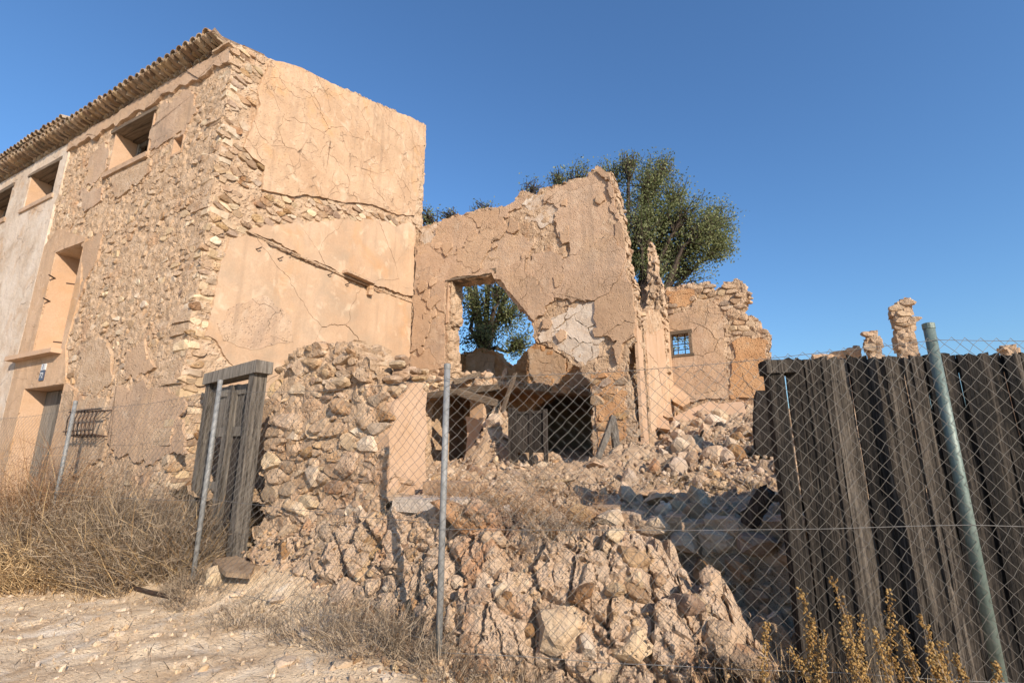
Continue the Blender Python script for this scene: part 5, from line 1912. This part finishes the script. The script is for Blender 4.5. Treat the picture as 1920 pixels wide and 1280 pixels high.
# rusty bar on the ground under the fence
b0, b1 = pz(165, 1082, 0.03), pz(345, 1126, 0.03)
mb = MB()
mb.tube([b0, tuple((np.array(b0) + np.array(b1)) / 2 + np.array([0, 0, 0.01])), b1], 0.022, 8)
tag(mb.build('iron_bar', M['iron'], None), 'rusty iron bar lying on the ground below the dry grass', 'bar')

# ------------------------------------------------------------------ loose stones on the track
r6 = np.random.RandomState(33)
STONE_LABELS = ['largest flat pale stone at the left edge of the track', 'pale stone touching the largest flat one at the left edge', 'flat white stone just below the left dry grass', 'small pale stone in the grass right of the flat white one',
                'rounded pale stone on the track below the rubble pier', 'half-buried stone near the bottom, under the pier', 'flat stone at the bottom edge left of the middle post', 'small stone alone on the open track at left',
                'pale stone just left of the near end of the rusty bar', 'small chip below the middle of the rusty bar', 'small chip beside the pier footing', 'small stone between the leaning post and pier footing',
                'tiny pale stone on the far left of the track', 'small stone at the bottom nearest the middle post', 'small chip behind the dark patch of track at left', 'medium stone in the middle of the left track',
                'large pale stone right at the foot of the leaning post', 'large stone at the edge of the pier footing', 'large stone buried in twigs below the pier', 'squat stone beside the slab support']
for si, (x, y, s) in enumerate(((40, 1065, .16), (60, 1066, .11), (140, 1063, .13), (215, 1045, .07), (575, 1190, .10), (530, 1245, .10), (640, 1255, .08), (215, 1190, .06), (345, 1140, .07), (280, 1125, .05), (510, 1205, .05), (430, 1180, .05), (130, 1190, .05), (700, 1260, .06), (230, 1140, .05), (290, 1190, .07), (460, 1120, .09), (520, 1150, .1), (600, 1200, .09), (445, 1135, .08))):
    q = pz(x, y, 0.01)
    o = rock_obj('loose_stone', int(r6.randint(18)), PROTO, 'm', (q[0], q[1], float(ground_z(q[0], q[1])) + s * 0.1), (s * 1.2, s, s * 0.5), (r6.uniform(-.2, .2), r6.uniform(-.2, .2), r6.uniform(0, 6)), M['stone_pale'])
    tag(o, STONE_LABELS[si], 'stone', 'loose stones on the dirt track')
pts, szs = [], []
for k in range(6500):
    u, v = r6.uniform(-6, 7.5), -0.3 - 2.9 * r6.rand() ** 1.3
    s = 0.004 + 0.034 * r6.rand() ** 5
    pts.append((u, v, float(0) + s * 0.2))
    szs.append(s)
zz = ground_z(np.array([p[0] for p in pts]), np.array([p[1] for p in pts]))
pts = [(p[0], p[1], float(z_) + s * 0.2) for p, z_, s in zip(pts, zz, szs)]
gv_ = scatter_stuff('gravel', pts, szs, M['stone_pale'], None, 34)
tag(gv_, 'small pale gravel strewn over the dirt track', 'gravel')


# ------------------------------------------------------------------ dry plants
def blades(n, base, spread, height, seed, lean=0.5, width=0.004, segs=4, curl=0.6, zfun=None, twigs=0, dirb=(0, 0)):
    """thin tapering stems: returns verts and faces"""
    r = np.random.RandomState(seed)
    th = r.uniform(0, 2 * np.pi, n)
    rad = np.sqrt(r.rand(n)) * spread
    bx = base[0] + np.cos(th) * rad
    by = base[1] + np.sin(th) * rad * 0.75
    bz = (zfun(bx, by) if zfun else np.full(n, base[2])) - 0.02
    H = height * (0.45 + 0.65 * r.rand(n)) * (1 - 0.35 * (rad / spread) ** 2)
    az = th + r.normal(0, 0.9, n)
    ln = lean * (0.2 + r.rand(n)) * (0.4 + rad / spread)
    dx, dy = np.cos(az) * ln + dirb[0], np.sin(az) * ln + dirb[1]
    wa = r.uniform(0, np.pi, n)
    wx, wy = np.cos(wa) * width, np.sin(wa) * width
    cu = curl * r.normal(0, 1, n)
    V_, F_ = [], []
    rows = []
    for k in range(segs + 1):
        t = k / segs
        hx = bx + H * (dx * t + cu * 0.25 * np.cos(az + 1.5) * t * t) + r.normal(0, 0.006, n) * (k > 0)
        hy = by + H * (dy * t + cu * 0.25 * np.sin(az + 1.5) * t * t) + r.normal(0, 0.006, n) * (k > 0)
        hz = bz + H * (t - 0.28 * ln * t * t - 0.10 * np.abs(cu) * t * t)
        w = (1 - 0.8 * t)
        rows.append((np.stack([hx - wx * w, hy - wy * w, hz], 1), np.stack([hx + wx * w, hy + wy * w, hz], 1), np.stack([hx, hy, hz], 1)))
    A = np.stack([np.stack([a, b], 1) for a, b, c in rows], 1)  # n, segs+1, 2, 3
    V_ = A.reshape(-1, 3)
    st = (segs + 1) * 2
    off = np.arange(n) * st
    F_ = []
    for k in range(segs):
        F_.append(np.stack([off + 2 * k, off + 2 * k + 1, off + 2 * k + 3, off + 2 * k + 2], 1))
    F_ = np.concatenate(F_)
    if twigs:
        nt = n * twigs
        idx = r.randint(0, n, nt)
        kk = r.randint(1, segs, nt)
        C = np.stack([c for a, b, c in rows], 1)
        p0 = C[idx, kk]
        d = r.normal(0, 1, (nt, 3))
        d[:, 2] = np.abs(d[:, 2]) * 0.6
        d /= np.linalg.norm(d, axis=1)[:, None]
        l = (0.06 + 0.16 * r.rand(nt))[:, None] * height
        p1 = p0 + d * l * 0.6 + r.normal(0, 0.01, (nt, 3))
        p2 = p0 + d * l + r.normal(0, 0.02, (nt, 3))
        wv = np.cross(d, r.normal(0, 1, (nt, 3)))
        wv /= np.linalg.norm(wv, axis=1)[:, None] + 1e-9
        wv *= width * 0.6
        T = np.stack([p0 - wv, p0 + wv, p1 - wv * .7, p1 + wv * .7, p2, p2 + wv * .2], 1).reshape(-1, 3)
        o = np.arange(nt) * 6 + len(V_)
        V_ = np.concatenate([V_, T])
        F_ = np.concatenate([F_, np.stack([o, o + 1, o + 3, o + 2], 1), np.stack([o + 2, o + 3, o + 5, o + 4], 1)])
    return V_, F_


def bush(name, n, base, spread, height, seed, m, label, cat, group=None, **kw):
    V_, F_ = blades(n, base, spread, height, seed, **kw)
    return tag(obj(name, V_, F_, m, None, origin=base), label, cat, group)



gz = lambda x, y: ground_z(x, y)
TUFTS = []
GRP = 'dry shrubs in front of the house'
bl = [
    ((-4.9, -1.05), 0.9, 1.0, 'straw', 'straw-coloured dry grass clump at the left edge below the house door'),
    ((-3.4, -0.85), 0.9, 1.3, 'rust_weed', 'tall tangled dry brush clump in front of the house door'),
    ((-2.2, -0.45), 0.75, 1.9, 'rust_weed', 'tall brownish dry shrub in front of the far fence post'),
    ((-1.2, -0.75), 0.85, 1.3, 'twig', 'wide grey-brown shrub hanging through the wire fence'),
    ((-0.3, -0.35), 0.7, 1.15, 'twig', 'tall grey twiggy shrub against the house wall'),
    ((0.5, -0.50), 0.75, 1.0, 'twig', 'round grey twiggy shrub left of the leaning fence post'),
    ((1.1, -0.28), 0.5, 0.8, 'twig', 'grey twig shrub at the foot of the double door'),
    ((-0.4, -1.0), 0.7, 0.75, 'straw', 'low yellow grass tuft leaning over the rusty bar'),
    ((-2.4, -1.2), 0.8, 0.7, 'straw', 'low yellow grass tuft spreading onto the track'),
]
for i, (b, s, h, mm, lab) in enumerate(bl):
    bu_ = bush('dry_shrub', 1000 if s > 0.6 else 700, (b[0], b[1], 0.0), s, h * 1.15, 400 + i, M[mm], lab, 'shrub', GRP, zfun=gz, twigs=3, width=0.0055 if mm == 'straw' else 0.0045, lean=0.75, curl=1.2)
    VV_, FF_ = blades(300, (b[0], b[1], 0.0), s * 1.05, h * 1.12, 500 + i, zfun=gz, width=0.0065, lean=0.95, curl=2.2)
    obj('straw_stems', VV_, FF_, M['straw'], bu_)
for i in range(16):
    tu, tv_ = R.uniform(-5.5, 1.2), R.uniform(-1.75, -1.1)
    TUFTS.append((tu, tv_, i))
TUFTS.sort()
for rank, (tu, tv_, i) in enumerate(TUFTS):
    od = ['leftmost', 'second', 'third', 'fourth', 'fifth', 'sixth', 'seventh', 'eighth', 'ninth', 'tenth', 'eleventh', 'twelfth', 'thirteenth', 'fourteenth', 'fifteenth', 'rightmost'][rank]
    lab = ('%s small dry tuft on the left verge of the track' % od) if rank in (0, 15) else ('%s small dry tuft from the left on the verge of the track' % od)
    bush('verge_tuft', 60, (tu, tv_, 0.0), R.uniform(0.08, 0.2), R.uniform(0.12, 0.3), 900 + i, M[R.choice(('straw', 'twig', 'rust_weed'))], lab, 'grass tuft', 'dry tufts on the verge', zfun=gz, twigs=1, width=0.003, lean=1.0, curl=1.5)
# foot of the wall: grey twig tangles
mzf = lambda x, y: mound_z(x, y)
base_b = [((3.9, -0.78), 0.42, 0.5, 'grey twig tangle at the wall foot left of the middle post'), ((4.6, -0.80), 0.4, 0.6, 'bristling dry twigs just left of the middle fence post'), ((5.3, -0.86), 0.25, 0.35, 'dry twig clump at the wall foot right of the middle post'),
          ((6.1, -0.62), 0.22, 0.25, 'sparse dry twigs at the foot of the rocky base'), ((3.1, -0.85), 0.35, 0.25, 'small dry twig tuft below the rubble pier'), ((2.1, -0.7), 0.35, 0.3, 'small twig tuft beside the thin grey slab'), ((1.75, -0.6), 0.2, 0.35, 'dry tuft round the foot of the leaning post')]
base_b += [((5.75, -0.60), 0.3, 0.4, 'thin grey twigs behind the fence at the bank foot, right of the post'), ((6.45, -0.34), 0.25, 0.32, 'thin grey twigs behind the fence below the finger stone'), ((4.9, -0.72), 0.3, 0.5, 'wiry twigs right behind the middle fence post')]
for i, (b, s, h, lab) in enumerate(base_b):
    bush('twig_tangle', 260, (b[0], b[1], 0.0), s, h, 600 + i, M['twig'], lab, 'twigs', 'dry twigs along the wall foot', zfun=gz, twigs=2, width=0.0028, lean=0.9, curl=1.5)
# weeds on the rubble terrace
tb = [((4.85, 0.25), 0.35, 0.62, 'rust_weed', 'thin upright brown weeds behind the middle fence post'), ((5.45, 0.30), 0.4, 0.62, 'rust_weed', 'tall reddish weeds on the terrace edge'), ((5.75, 0.1), 0.38, 0.5, 'rust_weed', 'tangled brown weeds hanging over the rocky base'), ((5.3, -0.05), 0.4, 0.35, 'twig', 'grey dry twigs on top of the rocky base'),
      ((5.0, 1.6), 0.5, 0.55, 'twig', 'grey weeds in the middle of the rubble terrace'), ((5.6, 1.4), 0.45, 0.6, 'rust_weed', 'brown weeds further back on the terrace'), ((6.3, 2.9), 0.6, 0.35, 'straw', 'yellow grass above the shaded terrace face'), ((7.4, 2.8), 0.6, 0.35, 'straw', 'yellow grass on the rubble near the gate edge'), ((5.9, -0.15), 0.25, 0.3, 'twig', 'small twig tuft clinging to the rocky face')]
for i, (b, s, h, mm, lab) in enumerate(tb):
    zf = (lambda x, y: np.where(y < 0.25, base_top(x), mound_z(x, y)))
    bush('terrace_weed', 95, (b[0], b[1], 1.0), s, h, 650 + i, M[mm], lab, 'weeds', 'dry weeds on the rubble terrace', zfun=zf, twigs=7, width=0.0026, lean=0.6, curl=1.6)
# low grass on the verge
V_, F_ = blades(2600, (-1.0, -1.25, 0), 4.2, 0.13, 800, lean=0.9, width=0.003, segs=3, zfun=gz)
keep = (V_[:, 1] > -2.3)
tag(obj('verge_grass', V_, F_, M['straw'], None, kind='stuff'), 'short dry grass along the verge of the track', 'grass')
V_, F_ = blades(1500, (4.2, -0.95, 0), 3.0, 0.12, 801, lean=0.9, width=0.0028, segs=3, zfun=gz)
tag(obj('wall_foot_grass', V_, F_, M['twig'], None, kind='stuff'), 'short grey dry grass along the foot of the broken wall', 'grass')

# ochre seed-head weeds before the gate
r7 = np.random.RandomState(44)
sw = [(1437, 1170), (1500, 1105), (1525, 1160), (1545, 1185), (1560, 1080), (1578, 1170), (1615, 1155), (1668, 1105), (1690, 1175), (1725, 1150), (1735, 1210), (1765, 1205), (1640, 1180), (1865, 1240), (1600, 1215), (1480, 1215), (1790, 1225), (1700, 1205), (1512, 1180), (1590, 1150), (1655, 1200), (1745, 1235)]
words = ('short', 'tall', 'thin', 'bent', 'tallest', 'slim', 'forked', 'upright', 'sparse', 'stout', 'small', 'leaning', 'dense', 'lone', 'low', 'bushy', 'twisted', 'compact', 'wiry', 'drooping', 'ragged', 'dwarf')
for i, (x, y) in enumerate(sw):
    dep = r7.uniform(3.02, 3.3)
    tp = Vector(pd(x, y, dep))
    bp = Vector((tp.x + r7.uniform(-.06, .12), tp.y + r7.uniform(-.08, .05), -0.1))
    wds = empty('seed_head_weed', bp, None, 'weed', 'ochre seed-head weeds before the gate')
    place = 'left part of the plank gate' if x < 1560 else ('middle of the plank gate' if x < 1690 else 'right part of the plank gate')
    wds['label'] = '%s dry weed with ochre seed clusters before the %s' % (words[i], place)
    mid = bp.lerp(tp, 0.55) + Vector((r7.uniform(-.07, .07), r7.uniform(-.05, .05), 0))
    mb = MB()
    mb.tube([bp, mid, tp], [0.005, 0.004, 0.0015], 5)
    mb.build('stem', M['twig'], wds)
    sm = MB()
    Lh = r7.uniform(0.4, 0.85)
    for k in range(int(130 * Lh / 0.5)):
        f = r7.uniform(1 - Lh, 1.0)
        c = bp.lerp(mid, f / 0.55) if f < 0.55 else mid.lerp(tp, (f - 0.55) / 0.45)
        c = c + Vector(r7.normal(0, 0.010 + 0.012 * (1 - f), 3))
        V0, F0 = PROTO_S[r7.randint(10)]
        s = r7.uniform(0.005, 0.0115)
        sm.add((V0 * s) @ rot_m(r7).T + np.array(c), F0)
    sm.build('seed_head', M['seed'], wds, kind='stuff')
# fallen twigs and straw littering the verge
rl = np.random.RandomState(91)
nl_ = 1500
lx, ly = rl.uniform(-6, 6.5, nl_), -0.7 - 1.5 * rl.rand(nl_) ** 1.6
lz = ground_z(lx, ly) + 0.008
la, ll_ = rl.uniform(0, 6.283, nl_), rl.uniform(0.03, 0.16, nl_)
dxy = np.stack([np.cos(la), np.sin(la)], 1)
p0_ = np.stack([lx, ly, lz], 1)
p1_ = np.stack([lx + dxy[:, 0] * ll_, ly + dxy[:, 1] * ll_, ground_z(lx + dxy[:, 0] * ll_, ly + dxy[:, 1] * ll_) + 0.012], 1)
sd = np.stack([-dxy[:, 1], dxy[:, 0], np.zeros(nl_)], 1) * 0.0026
LVv = np.stack([p0_ - sd, p0_ + sd, p1_ + sd * .4, p1_ - sd * .4], 1).reshape(-1, 3)
tag(obj('straw_litter', LVv, np.arange(nl_ * 4).reshape(-1, 4), M['twig'], None, kind='stuff'), 'fallen straw and twigs littering the edge of the track', 'litter')
V_, F_ = blades(420, (7.9, -0.25, -0.05), 1.1, 0.35, 803, lean=0.6, width=0.003, segs=3)
tag(obj('gate_foot_grass', V_, F_, M['straw'], None, kind='stuff'), 'sparse dry grass at the foot of the plank gate', 'grass')


# ------------------------------------------------------------------ trees behind the ruin
def tree(name, base, lobes, seed, leafm, label, leaf=(0.085, 0.022), dens=2300, trunk_r=0.2):
    """lobes: (centre, radius_h, radius_v)"""
    r = np.random.RandomState(seed)
    t = empty(name, base, label, 'tree')
    base = Vector(base)
    tb_ = MB()
    fork = base + Vector((r.uniform(-.2, .2), 0.1, 1.6))
    tb_.tube([base, base + Vector((0.08, 0, 0.8)), fork], [trunk_r, trunk_r * .85, trunk_r * .75], 9)
    LV_, n_ = [], 0
    LF_ = []
    for li, (c, rh, rv) in enumerate(lobes):
        c = Vector(c)
        m1 = fork.lerp(c, 0.45) + Vector((r.uniform(-.4, .4), r.uniform(-.4, .4), r.uniform(-.1, .5)))
        m2 = fork.lerp(c, 0.8) + Vector((r.uniform(-.3, .3), r.uniform(-.3, .3), r.uniform(-.2, .3)))
        tb_.tube([fork, m1, m2, c], [trunk_r * .5, trunk_r * .34, trunk_r * .22, trunk_r * .12], 6)
        nt = 56
        for k in range(nt):
            d = r.normal(0, 1, 3)
            d /= np.linalg.norm(d)
            rr_ = (0.25 + 1.0 * r.rand() ** 0.8)
            e = Vector((c.x + d[0] * rh * rr_, c.y + d[1] * rh * rr_, c.z + d[2] * rv * rr_))
            st = m2.lerp(c, r.rand())
            mm_ = st.lerp(e, 0.5) + Vector(r.normal(0, 0.12, 3))
            tb_.tube([st, mm_, e], [0.022, 0.013, 0.005], 4, False)
            # leaf sprays round the twig's outer half
            nl = int(dens * min(1.3, max(0.05, rh * rv / 0.75)) / nt * (0.15 + 1.7 * r.rand()))
            tt = r.rand(nl) ** 0.6
            pa = np.array(mm_)[None] * (1 - tt[:, None]) + np.array(e)[None] * tt[:, None]
            pa = pa + r.normal(0, 1, (nl, 3)) * (0.07 + 0.10 * rh)
            dd = r.normal(0, 1, (nl, 3)) + np.array([0, 0, -0.3])
            dd /= np.linalg.norm(dd, axis=1)[:, None]
            ww = np.cross(dd, r.normal(0, 1, (nl, 3)))
            ww /= np.linalg.norm(ww, axis=1)[:, None] + 1e-9
            ll = leaf[0] * (0.6 + 0.8 * r.rand(nl))[:, None]
            w2 = leaf[1] * (0.7 + 0.6 * r.rand(nl))[:, None]
            Q = np.stack([pa, pa + dd * ll * .5 + ww * w2, pa + dd * ll, pa + dd * ll * .5 - ww * w2], 1).reshape(-1, 3)
            LV_.append(Q)
            o = n_ + np.arange(nl) * 4
            LF_.append(np.stack([o, o + 1, o + 2, o + 3], 1))
            n_ += nl * 4
    tb_.build('trunk', M['bark'], t)
    obj('crown', np.concatenate(LV_), np.concatenate(LF_), leafm, t)
    return t


def lobe(px, py, rx, ry, d):
    c = pd(px, py, d)
    return (c, rx / FPX * d, ry / FPX * d)


D1 = 15.0
lobes = [lobe(*a, D1 + dd) for a, dd in (((1315, 440, 62, 66), 0), ((1345, 405, 40, 36), 0.6), ((1290, 392, 40, 32), -0.5), ((1240, 455, 62, 60), 0.4), ((1205, 345, 58, 42), 0), ((1248, 305, 20, 20), 0.3),
                                        ((1150, 322, 34, 30), 0.5), ((1085, 328, 44, 20), -0.3), ((1045, 330, 22, 14), 0.2), ((1190, 415, 55, 60), -0.5), ((1290, 495, 60, 28), 0.5), ((1355, 460, 26, 40), 0.2), ((1060, 400, 60, 45), 0.3), ((1270, 600, 60, 50), 1.2), ((1270, 550, 50, 30), 0.9), ((1200, 470, 45, 50), 0.2), ((1250, 400, 42, 40), 0.2), ((1225, 510, 45, 30), -0.3), ((1130, 360, 50, 40), 0.6), ((1180, 300, 30, 20), 0.1), ((1225, 325, 40, 34), 0.4), ((1262, 360, 36, 34), 0.2), ((1215, 395, 50, 40), 0.0), ((1330, 430, 50, 50), -0.4), ((1265, 470, 60, 50), 0.3))]
tree('carob_tree', pd(1180, 760, 15.2), lobes, 1, M['leaf'], 'large green tree rising behind the ruined walls', dens=2400, trunk_r=0.26)
lobes2 = [lobe(*a, D1 - 1 + dd) for a, dd in (((890, 570, 42, 40), 0), ((950, 590, 44, 42), 0.4), ((905, 630, 45, 30), -0.4), ((975, 645, 32, 34), 0.2), ((930, 540, 36, 24), -0.2), ((800, 405, 26, 16), 1.0), ((838, 402, 20, 8), 1.0), ((1000, 350, 30, 6), 1.0), ((905, 388, 30, 5), 1.0), ((860, 470, 40, 30), 0.8), ((1000, 560, 30, 30), 0.6))]
tree('carob_tree', pd(905, 760, 14.4), lobes2, 2, M['leaf'], 'green tree filling the upper opening of the torn wall', dens=3000, trunk_r=0.2)
